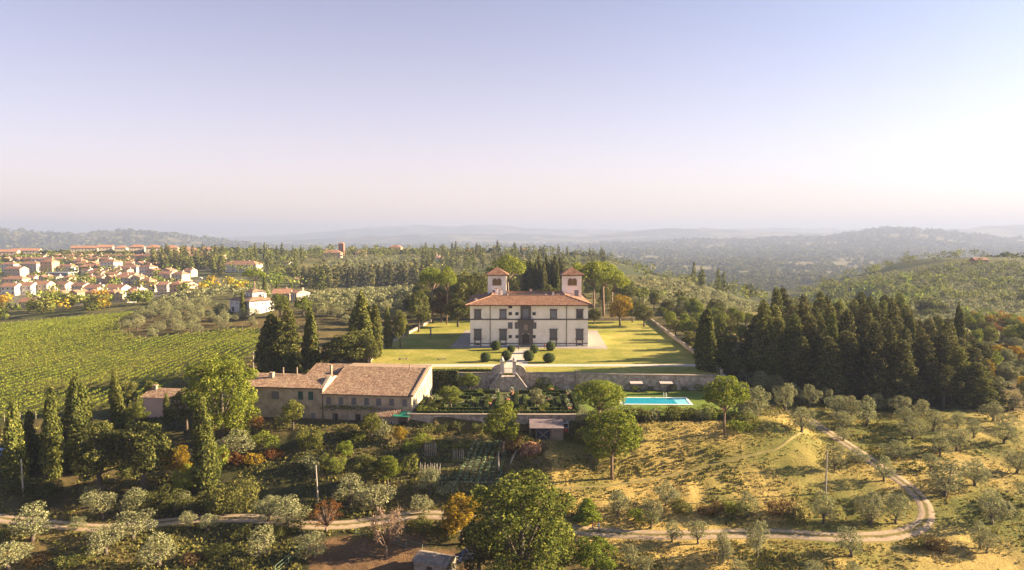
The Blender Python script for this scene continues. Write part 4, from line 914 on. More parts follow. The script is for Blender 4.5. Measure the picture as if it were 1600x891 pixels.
# long blocks along the top of the town
T1 = 'apartment_block'
for a in [(110,150,389,400,'cream','gable',2,8,'long low cream block with a red roof, leftmost of the blocks on the town skyline',.04,12),
 (151,174,388,400,'tan','gable',3,4,'tan block on the town skyline, second from the left end of the long row',.1,12),
 (176,196,389,400,'cream','hip',3,4,'squarish cream block on the town skyline beside the tan block',.06,12),
 (199,224,388,402,'cream','hip',4,6,'tall cream apartment block at the middle of the town skyline, left of a matching pair',.05,12),
 (225,249,388.5,402,'cream','hip',4,5,'tall cream apartment block at the middle of the town skyline, right of a matching pair',.05,12),
 (254,277,389,401,'ochre','hip',4,5,'ochre apartment block with hipped roof beyond the dark cypress wood',.1,12),
 (279,291,388,399,'ochre','hip',3,3,'narrow ochre block half hidden between two wider ones on the skyline',.1,11),
 (284,307,391.5,401,'ochre','hip',3,4,'ochre block with low hipped roof above the dark cypress wood, second from its right end',.1,11),
 (310,331,391,399,'cream','hip',2,4,'cream block at the right end of the town skyline row',.08,11),
 (17,58,393,402,'cream','gable',2,8,'long low cream building with red roof behind the trees at the edge of town',.03,12),
 (-8,24,395,405,'pinkwall','gable',2,6,'low pink building with red roof at the far edge of the town',.03,12),
 (58,75,385,391,'tan','hip',2,3,'small tan house standing among trees above the long low buildings',.1,9)]:
    town(*a[:9], rz=a[9] + .22, dp=a[10], name=T1, cat='building', group='blocks on the town skyline', chim=False)
for a in [(0,24,415,425,'whitewall','hip',3,3,'white block with red hipped roof at the left edge of the town',.1,9),
 (4,38,422,435.5,'tan','gable',3,4,'tan three-storey block with a bright gable wall at the left edge of the town',.25,9),
 (29,61,414,426,'cream','hip',3,5,'broad cream block with hipped roof behind the tan gabled block',.15,9),
 (62,85,411,428,'ochre','hip',4,3,'ochre four-storey block with a brick-red annex beside a round tree',.15,9),
 (86,116,418,427,'whitewall','hip',2,5,'white two-storey house with red roof above the grey flat-roofed hall',.2,9),
 (111,130,409,418,'pinkwall','hip',2,3,'pink house with red roof above the dark red hall',.15,9),
 (124,155,418,427,'brick','shed',2,4,'long dark red hall with a sloping roof in mid town',.05,9),
 (155,185,411.5,428,'whitewall','hip',4,4,'tall white block with red hipped roof, tallest in the middle of town',.3,10),
 (183,217,419,429.5,'whitewall','hip',2,6,'long white house with red hipped roof beside the tall white block',.15,9),
 (215,241,419,431,'whitewall','hip',3,4,'white hipped house at the right end of the white row, before the cypress wood',.35,9),
 (68,110,427.5,436,'grey','flat',1,5,'grey flat-roofed modern hall in mid town',.1,12),
 (137,160,428,436,'pinkwall','gable',2,4,'red-roofed house before the tall white block, left of three',.1,8),
 (161,186,430,438,'tan','gable',2,4,'red-roofed house before the tall white block, middle of three',.12,8),
 (187,212,431,440,'ochre','gable',2,4,'red-roofed house before the tall white block, right of three',.15,8),
 (0,38,437.5,448,'cream','hip',2,5,'cream house with red hipped roof above the front terrace at the left edge',.1,9),
 (1,25,449.5,462,'whitewall','gable',2,3,'first row house of the front terrace, at the left edge of the photo',.05,9),
 (26,50,448,461,'whitewall','gable',2,3,'second row house of the front terrace from the left edge',.05,9),
 (51,75,446,459,'cream','gable',2,3,'third row house of the front terrace, brightest of the left group',.05,9),
 (84,108,446,456,'cream','gable',2,3,'fourth row house of the front terrace, after the gap',.25,9),
 (109,137,448,458,'cream','gable',2,3,'fifth row house of the front terrace, with a bright gable',.3,9),
 (130,160,451.5,464,'whitewall','gable',2,4,'sixth row house of the front terrace, standing lower behind golden trees',.2,9),
 (161,196,452,465,'whitewall','gable',2,5,'seventh row house of the front terrace, with a long red roof',.2,9),
 (197,224,455,467,'whitewall','gable',2,3,'last row house of the front terrace, next to the olive grove',.45,9),
 (216,238,440,450,'ochre','hip',2,3,'yellow house with red roof beside a round green tree at the edge of town',.2,8),
 (247,270,429,438,'pinkwall','gable',1,3,'low red-roofed house below the cypress wood, the left one of two',.2,8),
 (266,291,430,441,'cream','hip',2,3,'low cream house with dark side below the cypress wood, the right one of two',.3,9),
 (28,66,473,481,'tan','gable',1,4,'low tan house with a pale roof half hidden by trees above the vineyard',.1,8),
 (252,280,447,452,'whitewall','gable',1,3,'small pale house roofed low at the edge of the olive grove below town',.2,7),
 (346,405,415,426,'whitewall','hip',2,8,'long white country house with brown roof above the roadside olives',.15,13),
 (424,452,460,470,'tan','gable',1,3,'low tiled barn beside the white farmstead, nearer to it',-.1,9),
 (452,478,459,471,'tan','gable',1,3,'bright gabled barn with tiled roof beside the white farmstead, farther from it',.5,9)]:
    town(*a[:9], rz=-a[9], dp=a[10], group='houses of the town')
def fillers():
    rr = random.Random(44); cols = [('cream', 'cream'), ('whitewall', 'white'), ('ochre', 'ochre'), ('pinkwall', 'rose'), ('tan', 'tan')]
    for ri, (base, x0, x1, hgt, step) in enumerate(((470, 70, 210, 9, 30), (457, 225, 300, 9, 26), (444, 40, 215, 9, 19), (433, 108, 300, 9, 22), (422, 118, 250, 9, 19), (414, 0, 200, 8, 17), (408, 60, 330, 7, 17))):
        x = x0; i = 0
        while x < x1:
            w_ = rr.uniform(14, 24); p = hill(x + w_ / 2, base)
            if clear(p.x, p.y + 4, 2.5):
                wm, wn_ = rr.choice(cols); rf = rr.choice(['hip', 'gable', 'gable', 'front'])
                town(x, x + w_, base - hgt, base, wm, rf, 2, 3, f"{wn_} house with {'hipped' if rf == 'hip' else 'gabled'} roof in the {ordw(ri)} infill street of town, {ordw(i)} from left", rz=-rr.uniform(0, .5), dp=8, group='small houses filling the town'); i += 1
            x += w_ * .6 + rr.uniform(3, step * .5)
fillers_later = fillers
# houses on the far ridge
for a in [(505,532,396,403,'pinkwall','hip',2,4,'rose-coloured church house at the foot of the square tower on the ridge',0,12),
 (555,570,396,401,'pinkwall','hip',2,3,'rose villa on the ridge to the right of the square tower',0,12),
 (607,628,388,397,'ochre','hip',3,4,'orange villa among dark trees on the ridge',.1,12),
 (672,682,396,401,'pinkwall','hip',2,2,'small pink house on the ridge below dark trees',0,10),
 (678,690,404,411,'whitewall','hip',2,3,'white house on the slope beneath the ridge trees',.1,10),
 (727,736,394,399,'pinkwall','hip',2,2,'pink house among cypresses right of centre on the ridge',0,10),
 (797,809,390,397,'pinkwall','hip',2,3,'reddish ridge house just above the tall cypress clump, left of three',0,10),
 (814,824,391,398,'tan','hip',2,2,'reddish ridge house just above the tall cypress clump, middle of three',0,10),
 (829,840,393,398,'whitewall','hip',2,3,'pale ridge house just above the tall cypress clump, right of three',0,10),
 (953,963,400,406,'cream','hip',2,2,'small sunlit house on the wooded shoulder right of the villa',.1,10),
 (444,455,411,418,'whitewall','gable',2,2,'small white house among the trees left of the cypress row',.2,9),
 (460,470,437,444,'pinkwall','gable',1,2,'small pink house almost hidden below the cypress row',.2,8),
 (1524,1544,407,412,'brick','gable',1,4,'red-roofed farmhouse on the crest of the near right hill',0,10),
 (505,512,388,392,'cream','hip',2,2,'tiny cream house left of the tower on the ridge',0,10),
 (388,402,383,388,'cream','hip',2,3,'pale house on the horizon above the dark cypresses',0,10)]:
    town(*a[:9], rz=-a[9], dp=a[10], group='houses on the far ridge')
fillers_later()
ribbon('road', [ground(*p) for p in [(190,456),(230,450),(270,446),(310,440),(350,437),(420,433)]], 7, M['asphalt'], 'grey road at the edge of town below the cypress wood', .12, 3)
p = hill(534, 400); e = empty('church_tower', p, 0, 'square brown church tower rising from the far ridge', 'tower'); s_ = p.y / F
MB().box(-3.2, 3.2, -3.2, 3.2, -3, 19 * s_).build('shaft', M['brick'], e); m = MB(); z_ = 19 * s_
for q in range(4):
    cs = [(-3.6, -3.6), (3.6, -3.6), (3.6, 3.6), (-3.6, 3.6)]; m.poly([(*cs[q], z_), (*cs[(q + 1) % 4], z_), (0, 0, z_ + 2.4)])
m.poly([(*c, z_) for c in cs]); me = m.mesh('roof', M['towntiles']); plane_roof_uv(me); obj('roof', me, e)
for x in (-1, 1): window(e, ((0, -3.2, 0), (1, 0, 0)), x, z_ - 4.5, 1.0, 2.6, 'glass')
# white farmstead at the vineyard edge
p = ground(386, 490); wf = empty('white_farmstead', (p.x, p.y + 6, p.z), R_(-38), 'white farmstead with hipped tiled roof and a raised white dovecote block', 'farmhouse')
keep.append((p.x, p.y + 8, 12))
def sub_house(parent, x0, x1, y0, y1, z0, h, rh, ov=.7):
    MB().box(x0, x1, y0, y1, z0 - 3, h).build('wall', M['whitewall'], parent)
    L, R, A_, B_ = x0 - ov, x1 + ov, y0 - ov, y1 + ov; dpx = (B_ - A_) / 2
    zz = h + .01; i = min(dpx, (R - L) / 2)
    for a, b in (((L, A_), (R, A_)), ((R, A_), (R, B_)), ((R, B_), (L, B_)), ((L, B_), (L, A_))): tiled('roof_slope', (*a, zz), (*b, zz), h + rh, i, i, i, M['oldtiles'], parent, .5, .07)
    MB().box(L + .1, R - .1, A_ + .1, B_ - .1, h - .12, h).build('eaves', M['darkwood'], parent)
sub_house(wf, -8, 8, -6, 6, 0, 5.6, 2.2); sub_house(wf, -1.5, 4, -2, 3.5, 4, 9.2, 1.3)
c_ = MB().box(5.0, 5.9, 2.5, 3.4, 5.5, 8.6).build('chimney', M['whitewall'], wf)
for x in (-6, -2, 2, 6): window(wf, ((0, -6, 0), (1, 0, 0)), x, 3.7, .9, 1.2, 'shutter')
for x in (-5.2, 5): window(wf, ((0, -6, 0), (1, 0, 0)), x, .3, 1.8, 2.2, 'darkwood', name='arched_door')
for y in (-3, 0, 1.4, 4): window(wf, ((8, 0, 0), (0, 1, 0)), y, 3.6, .8, 1.2, 'glass')
for y in (-3, 2): window(wf, ((8, 0, 0), (0, 1, 0)), y, .6, 1.0, 1.8, 'shutter')
for x in (0, 2.5): window(wf, ((0, -2, 0), (1, 0, 0)), x, 7.4, .7, .9, 'glass')
# ---------------------------------------------------------------- trees: shapes
def trunkmesh(name, limbs, mat, n=7):
    m = MB()
    for pts, rad in limbs: m.tube(pts, rad, n)
    return m.mesh(name, mat, True)
PROTO = {}
def proto(kind, h, w, trunk, crown, leafmat, bark='bark'):
    V, Q = crown
    d = dict(h=h, w=w, trunk=trunkmesh(kind + '_trunk', trunk, M[bark]), crown=npmesh(kind + '_crown', V, Q, M[leafmat]), leaf=leafmat, bark=bark)
    PROTO.setdefault(kind, []).append(d)
def vec(*a): return tuple(float(x) for x in a)
def rb(rng, lo, hi): return lo + (hi - lo) * rng.random()
for v in range(6):      # olive, 5 m
    rng = np.random.default_rng(100 + v); bl = []; n = int(rb(rng, 9, 14)); tr = [([(0, 0, -.4), (.1, 0, .5), (rb(rng, -.3, .3), rb(rng, -.3, .3), 1.2)], [.30, .22, .17])]
    for k in range(n):
        a = rng.random() * 6.28; r = rb(rng, .4, 1.75); z = rb(rng, 1.5, 4.2) - .12 * r
        bl.append((vec(r * math.cos(a), r * math.sin(a), z), (rb(rng, .7, 1.1), rb(rng, .7, 1.1), rb(rng, .6, 1.0))))
        if k % 3 == 0: tr.append(([(0, 0, .9), (r * .4 * math.cos(a), r * .4 * math.sin(a), 1.7), (r * .9 * math.cos(a), r * .9 * math.sin(a), z)], [.14, .10, .05]))
    bl += [(vec(0, 0, 2.9), (1.5, 1.5, 1.2)), (vec(.2, .1, 4.2), (.8, .8, .75))]
    proto('olive', 5.0, 4.6, tr, leaf_cloud(rng, bl, 32, .18, .8, .4), 'olive')
for v in range(5):      # round broadleaf, 10 m
    rng = np.random.default_rng(200 + v); bl = []; tr = [([(0, 0, -.6), (.1, 0, 1.5), (.2, .1, 3.5), (.1, .2, 6)], [.36, .30, .24, .12])]
    lobes = []
    for k in range(9):
        a = k * 2.4 + rng.random(); u = -.55 + 1.5 * k / 8; rr = math.sqrt(max(.05, 1 - min(u, 1) ** 2)) * rb(rng, .8, 1.1); lobes.append((vec(2.6 * rr * math.cos(a), 2.6 * rr * math.sin(a), 5.4 + 2.9 * u), rb(rng, 1.15, 1.75)))
    for k in range(63):
        (lx, ly, lz), lr = lobes[k % 9]; d = rng.normal(size=3); d /= np.linalg.norm(d); d[2] = abs(d[2]) if rng.random() < .6 else d[2]
        c = vec(lx + d[0] * lr * .8, ly + d[1] * lr * .8, lz + d[2] * lr * .7); s = rb(rng, .42, .85)
        bl.append((c, (s, s, s * .85)))
        if k < 9: tr.append(([(.1, 0, 2.6), (c[0] * .5, c[1] * .5, (c[2] + 2.5) / 2), c], [.16, .10, .05]))
    bl += [((l[0][0] * .92, l[0][1] * .92, l[0][2] - .1), (l[1] * .8,) * 3) for l in lobes] + [(vec(0, 0, 5.4), (1.9, 1.9, 2.2))]
    proto('broadleaf', 10.0, 8.6, tr, leaf_cloud(rng, bl, 27, .25, .75, .35), 'green')
for v in range(4):      # cypress, 16 m, one or several spires
    rng = np.random.default_rng(300 + v); bl = []; sp = [(0, 0, 1.0)] + ([(.55, .2, .88), (-.5, .3, .8), (.1, -.5, .7)] if v % 2 else [(.35, .1, .8)])
    for (ox, oy, f) in sp:
        for k in range(22):
            t = k / 21; z = (.6 + 15.2 * t) * f; w = 1.45 * (min(1, .45 + t * 2.2)) * (1 - t) ** .48 * (.75 if len(sp) > 2 else 1) + .12
            for q in range(3):
                a = rng.random() * 6.28; bl.append((vec(ox + w * .35 * math.cos(a), oy + w * .35 * math.sin(a), z + rb(rng, -.3, .3)), (w * .72, w * .72, .95)))
    proto('cypress', 16.0, 3.1, [([(0, 0, -.5), (0, 0, 2), (0, 0, 9)], [.22, .18, .08])], leaf_cloud(rng, bl, 24, .23, .45, .22, 1.8, 1.2, .66), 'cyp')
for v in range(5):      # dark ragged conifer, 21 m
    rng = np.random.default_rng(400 + v); bl = []; tr = [([(0, 0, -.5), (0, 0, 8), (0, 0, 20.5)], [.38, .26, .05])]
    for k in range(105):
        t = (k / 104) ** .85; z = 2.2 + 18.6 * t; R = (4.2 * (1 - t) ** .7 + .25) * rb(rng, .45, 1.2); a = k * 2.4 + rng.random()
        s = .55 + .75 * (1 - t); c = vec(R * .75 * math.cos(a), R * .75 * math.sin(a), z - .12 * R); bl.append((c, (s * 1.15, s * 1.15, s * .75)))
        if k % 9 == 0: tr.append(([(0, 0, z - .3), c], [.09, .03]))
    bl += [(vec(0, 0, 3 + 17 * t), (2.3 * (1 - t) + .3,) * 2 + (1.8,)) for t in np.linspace(0, 1, 10)]
    proto('conifer', 21.0, 8.0, tr, leaf_cloud(rng, bl, 11, .36, .65, .4, 1.5), 'fir')
for v in range(4):      # umbrella pine, 14 m
    rng = np.random.default_rng(500 + v); bl = []; lean = rb(rng, -.4, .4); tr = [([(0, 0, -.5), (lean * .4, 0, 4), (lean, .2, 8.2)], [.36, .28, .20])]
    for k in range(30):
        a = rng.random() * 6.28; r = 4.4 * math.sqrt(rng.random()); z = 9.4 + 3.4 * (1 - (r / 4.8) ** 2) + rb(rng, -.7, .35); s = rb(rng, .95, 1.5)
        bl.append((vec(lean + r * math.cos(a), r * math.sin(a), z), (s, s, s * .72)))
        if k % 4 == 0: tr.append(([(lean * .9, .2, 7.6), (lean + r * .5 * math.cos(a), r * .5 * math.sin(a), 8.9), (lean + r * math.cos(a), r * math.sin(a), z)], [.14, .10, .05]))
    proto('pine', 14.0, 10.6, tr, leaf_cloud(rng, bl, 15, .32, .7, .35), 'pine', 'pinebark')
for v in range(4):      # dome pine with deep crown, 12 m
    rng = np.random.default_rng(550 + v); bl = []; tr = [([(0, 0, -.5), (.1, 0, 3), (0, .1, 7)], [.27, .22, .14])]
    for k in range(64):
        a = rng.random() * 6.28; u = rb(rng, -.45, 1); rr = math.sqrt(max(0, 1 - u * u)) * rb(rng, .7, 1.05); c = vec(4.2 * rr * math.cos(a), 4.2 * rr * math.sin(a), (7.0 if v == 0 else 8.2) + ((4.4 if u > 0 else 3.4) if v == 0 else (3.3 if u > 0 else 2.2)) * u); s = rb(rng, .7, 1.25)
        bl.append((c, (s * 1.1, s * 1.1, s * .75)))
        if k % 4 == 0: tr.append(([(0, .1, 4.6), (c[0] * .6, c[1] * .6, (c[2] + 5) / 2), c], [.12, .08, .04]))
    bl += [(vec(0, 0, 8.2 if v == 0 else 9.0), (3.3, 3.3, 2.6 if v == 0 else 1.9))]
    proto('domepine', 12.0, 9.0, tr, leaf_cloud(rng, bl, 16, .30, .7, .35), 'pine', 'pinebark')
for v in range(5):      # shrub, 2.5 m
    rng = np.random.default_rng(600 + v); bl = [(vec(rb(rng, -1.1, 1.1), rb(rng, -1.1, 1.1), rb(rng, .6, 1.7)), (rb(rng, .5, .95),) * 2 + (rb(rng, .5, .85),)) for k in range(9)] + [(vec(0, 0, .9), (1.1, 1.1, .9))]
    proto('shrub', 2.5, 3.4, [([(0, 0, -.4), (0, 0, 1.2)], [.09, .05]), ([(0, 0, 0), (.5, .3, 1.3)], [.07, .03])], leaf_cloud(rng, bl, 26, .2, .8, .4), 'green')
for v in range(4):      # broad thicket, 4.5 m
    rng = np.random.default_rng(630 + v); bl = [(vec(rb(rng, -3.3, 3.3), rb(rng, -2, 2), rb(rng, .8, 3.3)), (rb(rng, .55, 1.15),) * 2 + (rb(rng, .55, 1.0),)) for k in range(38)] + [(vec(x, 0, 1.4), (1.6, 1.6, 1.5)) for x in (-2, 0, 2)]
    proto('thicket', 4.5, 8.0, [([(x, 0, -.4), (x * 1.1, 0, 2)], [.12, .05]) for x in (-2, 0, 2)], leaf_cloud(rng, bl, 24, .22, .8, .35), 'green')
for v in range(2):      # sparse autumn tree, 6 m: many bare twigs
    rng = np.random.default_rng(650 + v); tr = [([(0, 0, -.4), (0, 0, 1.6)], [.2, .16])]; bl = []
    for k in range(40):
        a = rng.random() * 6.28; r = rb(rng, .8, 2.6); z = rb(rng, 3, 6.1) - .25 * r; tr.append(([(0, 0, rb(rng, 1.1, 1.7)), (r * .45 * math.cos(a), r * .45 * math.sin(a), z * .62), (r * math.cos(a), r * math.sin(a), z)], [.07, .045, .015])); bl.append((vec(r * math.cos(a), r * math.sin(a), z), (.55, .55, .5)))
    proto('twiggy', 6.0, 5.4, tr, leaf_cloud(rng, bl, 9, .2, 1, .9, 1, 0, .1), 'pinkleaf', 'pinebark')
def lod(kind, n, bl, size, leafm, h, w, dens, **kw):
    for v in range(n):
        rng = np.random.default_rng(hash(kind) % 1000 + v if False else 900 + v * 3 + len(kind)); V, Q = leaf_cloud(rng, bl(rng), dens, size, **kw)
        tm = MB().tube([(0, 0, -.6), (0, 0, h * .5)], [h * .03, h * .015], 5); tv = np.array(tm.v); tf = np.array([f for f in tm.f if len(f) == 4])
        if kind != 'far_pine': me = npmesh(kind, V, Q, [M[leafm]]); PROTO.setdefault(kind, []).append(dict(h=h, w=w, full=me, leaf=leafm, bark='bark')); continue
        VV, QQ = merge((V, Q), (tv, tf)); mi = np.concatenate([np.zeros(len(Q)), np.ones(len(tf))])
        me = npmesh(kind, VV, QQ, [M[leafm], M['bark']], mi); PROTO.setdefault(kind, []).append(dict(h=h, w=w, full=me, leaf=leafm, bark='bark'))
lod('far_olive', 4, lambda r: [(vec(rb(r, -1, 1), rb(r, -1, 1), rb(r, 2, 3.6)), (rb(r, .9, 1.4),) * 3) for k in range(6)], .5, 'olive', 5, 4.4, 5)
lod('far_broadleaf', 5, lambda r: [(vec(rb(r, -2.6, 2.6), rb(r, -2.6, 2.6), rb(r, 3, 7.6)), (rb(r, 1.4, 2.3),) * 3) for k in range(12)] + [(vec(0, 0, 5), (3, 3, 3))], .8, 'green', 10, 9, 2.6)
lod('far_cypress', 3, lambda r: [(vec(rb(r, -.3, .3), rb(r, -.3, .3), 1 + 14 * t), (1.5 * (1 - t) ** .6 * min(1, .5 + 2 * t) + .15,) * 2 + (1.1,)) for t in np.linspace(0, 1, 16)], .75, 'cyp', 16, 3.1, 2.6, jit=.6, aspect=1.4, vert=1.)
lod('far_pine', 3, lambda r: [(vec(rb(r, -3.6, 3.6), rb(r, -3.6, 3.6), rb(r, 9.6, 12.2)), (1.7, 1.7, 1.1)) for k in range(16)], .75, 'pine', 13.5, 10, 2.8)
NAMES = dict(olive='olive_tree', broadleaf='broadleaf_tree', cypress='cypress_tree', conifer='conifer_tree', pine='umbrella_pine', domepine='umbrella_pine', shrub='shrub', thicket='shrub', twiggy='autumn_tree')
PLACED = []
DEFER = []
def plant(kind, x, y, z, h, w, leafm=None, label=None, zone=None, far=False, var=None, cat=None, rz=None, now=False):
    if far and not now and label is None and kind == 'broadleaf': DEFER.append((kind, x, y, z, h, w, leafm, label, zone, far, var)); return None
    key = 'far_' + {'conifer': 'cypress', 'domepine': 'pine', 'shrub': 'broadleaf', 'twiggy': 'broadleaf'}.get(kind, kind) if far else kind
    L_ = PROTO[key]; pr = L_[(var if var is not None else random.randrange(len(L_))) % len(L_)]
    sx = w / pr['w']; sz = h / pr['h']; rz = random.random() * 6.28 if rz is None else rz
    ct = cat or ('shrub' if kind in ('shrub', 'thicket') else 'tree')
    def over(o, slot, m):
        if m: o.material_slots[slot].link = 'OBJECT'; o.material_slots[slot].material = M[m]
    if far:
        e = obj(NAMES[kind], pr['full'], None, (x, y, z)); e.rotation_euler[2] = rz; tag(e, label, ct)
        if leafm and leafm != pr['leaf']: over(e, 0, leafm)
    else:
        e = empty(NAMES[kind], (x, y, z), rz, label, ct)
        t = obj('trunk' if kind not in ('shrub', 'thicket') else 'stem', pr['trunk'], e); c = obj('crown' if kind not in ('shrub', 'thicket') else 'foliage', pr['crown'], e)
        if leafm and leafm != pr['leaf']: over(c, 0, leafm)
    e.scale = (sx, sx * rb_(.9, 1.1), sz)
    PLACED.append((e, kind, zone, x, y, leafm)); return e
def rb_(a, b): return a + (b - a) * random.random()
def T(kind, px, py, hp, wp, leafm=None, label=None, zone=None, var=None, far=None, group=None):
    p = hill(px, py); s = p.y / F
    e = plant(kind, p.x, p.y, p.z - .05, hp * s, wp * s, leafm, label, zone, (p.y > 330) if far is None else far, var)
    if group: e['group'] = group
    return e
def scatter(kind, pxpoly, n, h, w, zone, leafs=None, mind=3.0, jit=None, far=None, avoid_track=2.6, seed=1, grid=None, stuff=None):
    """individual trees strewn over a piece of ground (given by the photo columns and rows of its corners)"""
    P = [hill(*p) for p in pxpoly]; xs = [p.x for p in P]; ys = [p.y for p in P]; rr = random.Random(seed); pts = []
    cand = []
    if grid:
        gx, gy, ga = grid; ca, sa = math.cos(ga), math.sin(ga); cx, cy_ = sum(xs) / len(xs), sum(ys) / len(ys); ext = max(max(xs) - min(xs), max(ys) - min(ys)) * .75
        nx, ny = int(ext / gx), int(ext / gy)
        for i in range(-nx, nx + 1):
            for j in range(-ny, ny + 1):
                u = i * gx + rr.uniform(-.25, .25) * gx; v_ = j * gy + rr.uniform(-.25, .25) * gy; cand.append((cx + u * ca - v_ * sa, cy_ + u * sa + v_ * ca))
        rr.shuffle(cand)
    else: cand = [(rr.uniform(min(xs), max(xs)), rr.uniform(min(ys), max(ys))) for _ in range(n * 40)]
    if not cand: return
    ok = inpoly([c[0] for c in cand], [c[1] for c in cand], P)
    for (x, y), q in zip(cand, ok):
        if not q or len(pts) >= n: continue
        if not clear(x, y, 1.0): continue
        if y < 330 and (polydist(x, y, TRACK, False) < avoid_track or inpoly(x, y, PLAT) or inpoly(x, y, GARD) or inpoly(x, y, VINE)): continue
        if any((x - a) ** 2 + (y - b) ** 2 < mind * mind for a, b in pts): continue
        pts.append((x, y))
        hh = rr.uniform(*h); ww = rr.uniform(*w) ; lf = rr.choice(leafs) if leafs else None
        if stuff is not None: stuff.append((x, y, gz(x, y), hh, ww))
        else: plant(kind, x, y, gz(x, y) - .1, hh, ww, lf, None, zone, (y > 330) if far is None else far)
    return pts
ADJ = dict(weeds='weedy', deep='deep green', olive='silvery', green='green', dark='dark green', oak='dark evergreen', lime='yellow-green', gold='golden', rust='russet', brownleaf='brown', cyp='dark', pine='bright green', fir='dark', pinkleaf='faded')
KN = dict(olive='olive tree', broadleaf='tree', cypress='cypress', conifer='conifer', pine='umbrella pine', domepine='umbrella pine', shrub='shrub', thicket='broad thicket', twiggy='autumn tree')
def finish_labels():
    by = {}
    for r in PLACED:
        if r[0].get('label') is None: by.setdefault((r[2], r[1]), []).append(r)
    for (zone, kind), L_ in by.items():
        L_.sort(key=lambda r: r[4]); n = len(L_); per = n if n <= 14 else max(8, int(math.sqrt(n * 2.2))); rows = [L_[i:i + per] for i in range(0, n, per)]
        for ri, row in enumerate(rows):
            row.sort(key=lambda r: r[3] / r[4])
            for i, r in enumerate(row):
                adj = ADJ[r[5] or PROTO[kind][0]['leaf']]
                where = (f"{ordw(ri)} row, " if len(rows) > 1 else '') + f"{ordw(i)} from left"
                r[0]['label'] = f"{adj} {KN[kind]} {zone}, {where}"; r[0]['group'] = f"{KN[kind]}s {zone}"
# custom big foreground tree
rng = np.random.default_rng(77); bl = []; tr = [([(0, 0, -.6), (.1, 0, 3), (.2, .2, 7), (.1, .1, 12)], [.5, .42, .3, .12])]
lobes = []
for k in range(16):
    a = k * 2.4 + rng.random(); u = -.6 + 1.5 * k / 15; rr = math.sqrt(max(.03, 1 - abs(min(u, 1)) ** 1.7)) * rb(rng, .75, 1.1); lobes.append((vec(4.9 * rr * math.cos(a), 4.9 * rr * math.sin(a), 7.6 + 6.6 * u), rb(rng, 1.5, 2.4)))
for k in range(176):
    (lx, ly, lz), lr = lobes[k % 16]; d = rng.normal(size=3); d /= np.linalg.norm(d); d[2] = abs(d[2]) if rng.random() < .6 else d[2]
    c = vec(lx + d[0] * lr * .82, ly + d[1] * lr * .82, lz + d[2] * lr * .9); s = rb(rng, .5, 1.05); bl.append((c, (s, s, s * 1.05)))
    if k < 16: tr.append(([(.1, 0, 4), (c[0] * .5, c[1] * .5, (c[2] + 4) / 2), c], [.2, .12, .05]))
bl += [((l[0][0] * .9, l[0][1] * .9, l[0][2]), (l[1] * .8,) * 3) for l in lobes] + [(vec(0, 0, 7.5), (3.4, 3.4, 4.4))]
proto('bigtree', 16.0, 14.5, tr, leaf_cloud(rng, bl, 16, .28, .8, .35), 'green')
NAMES['bigtree'] = 'broadleaf_tree'; KN['bigtree'] = 'tree'
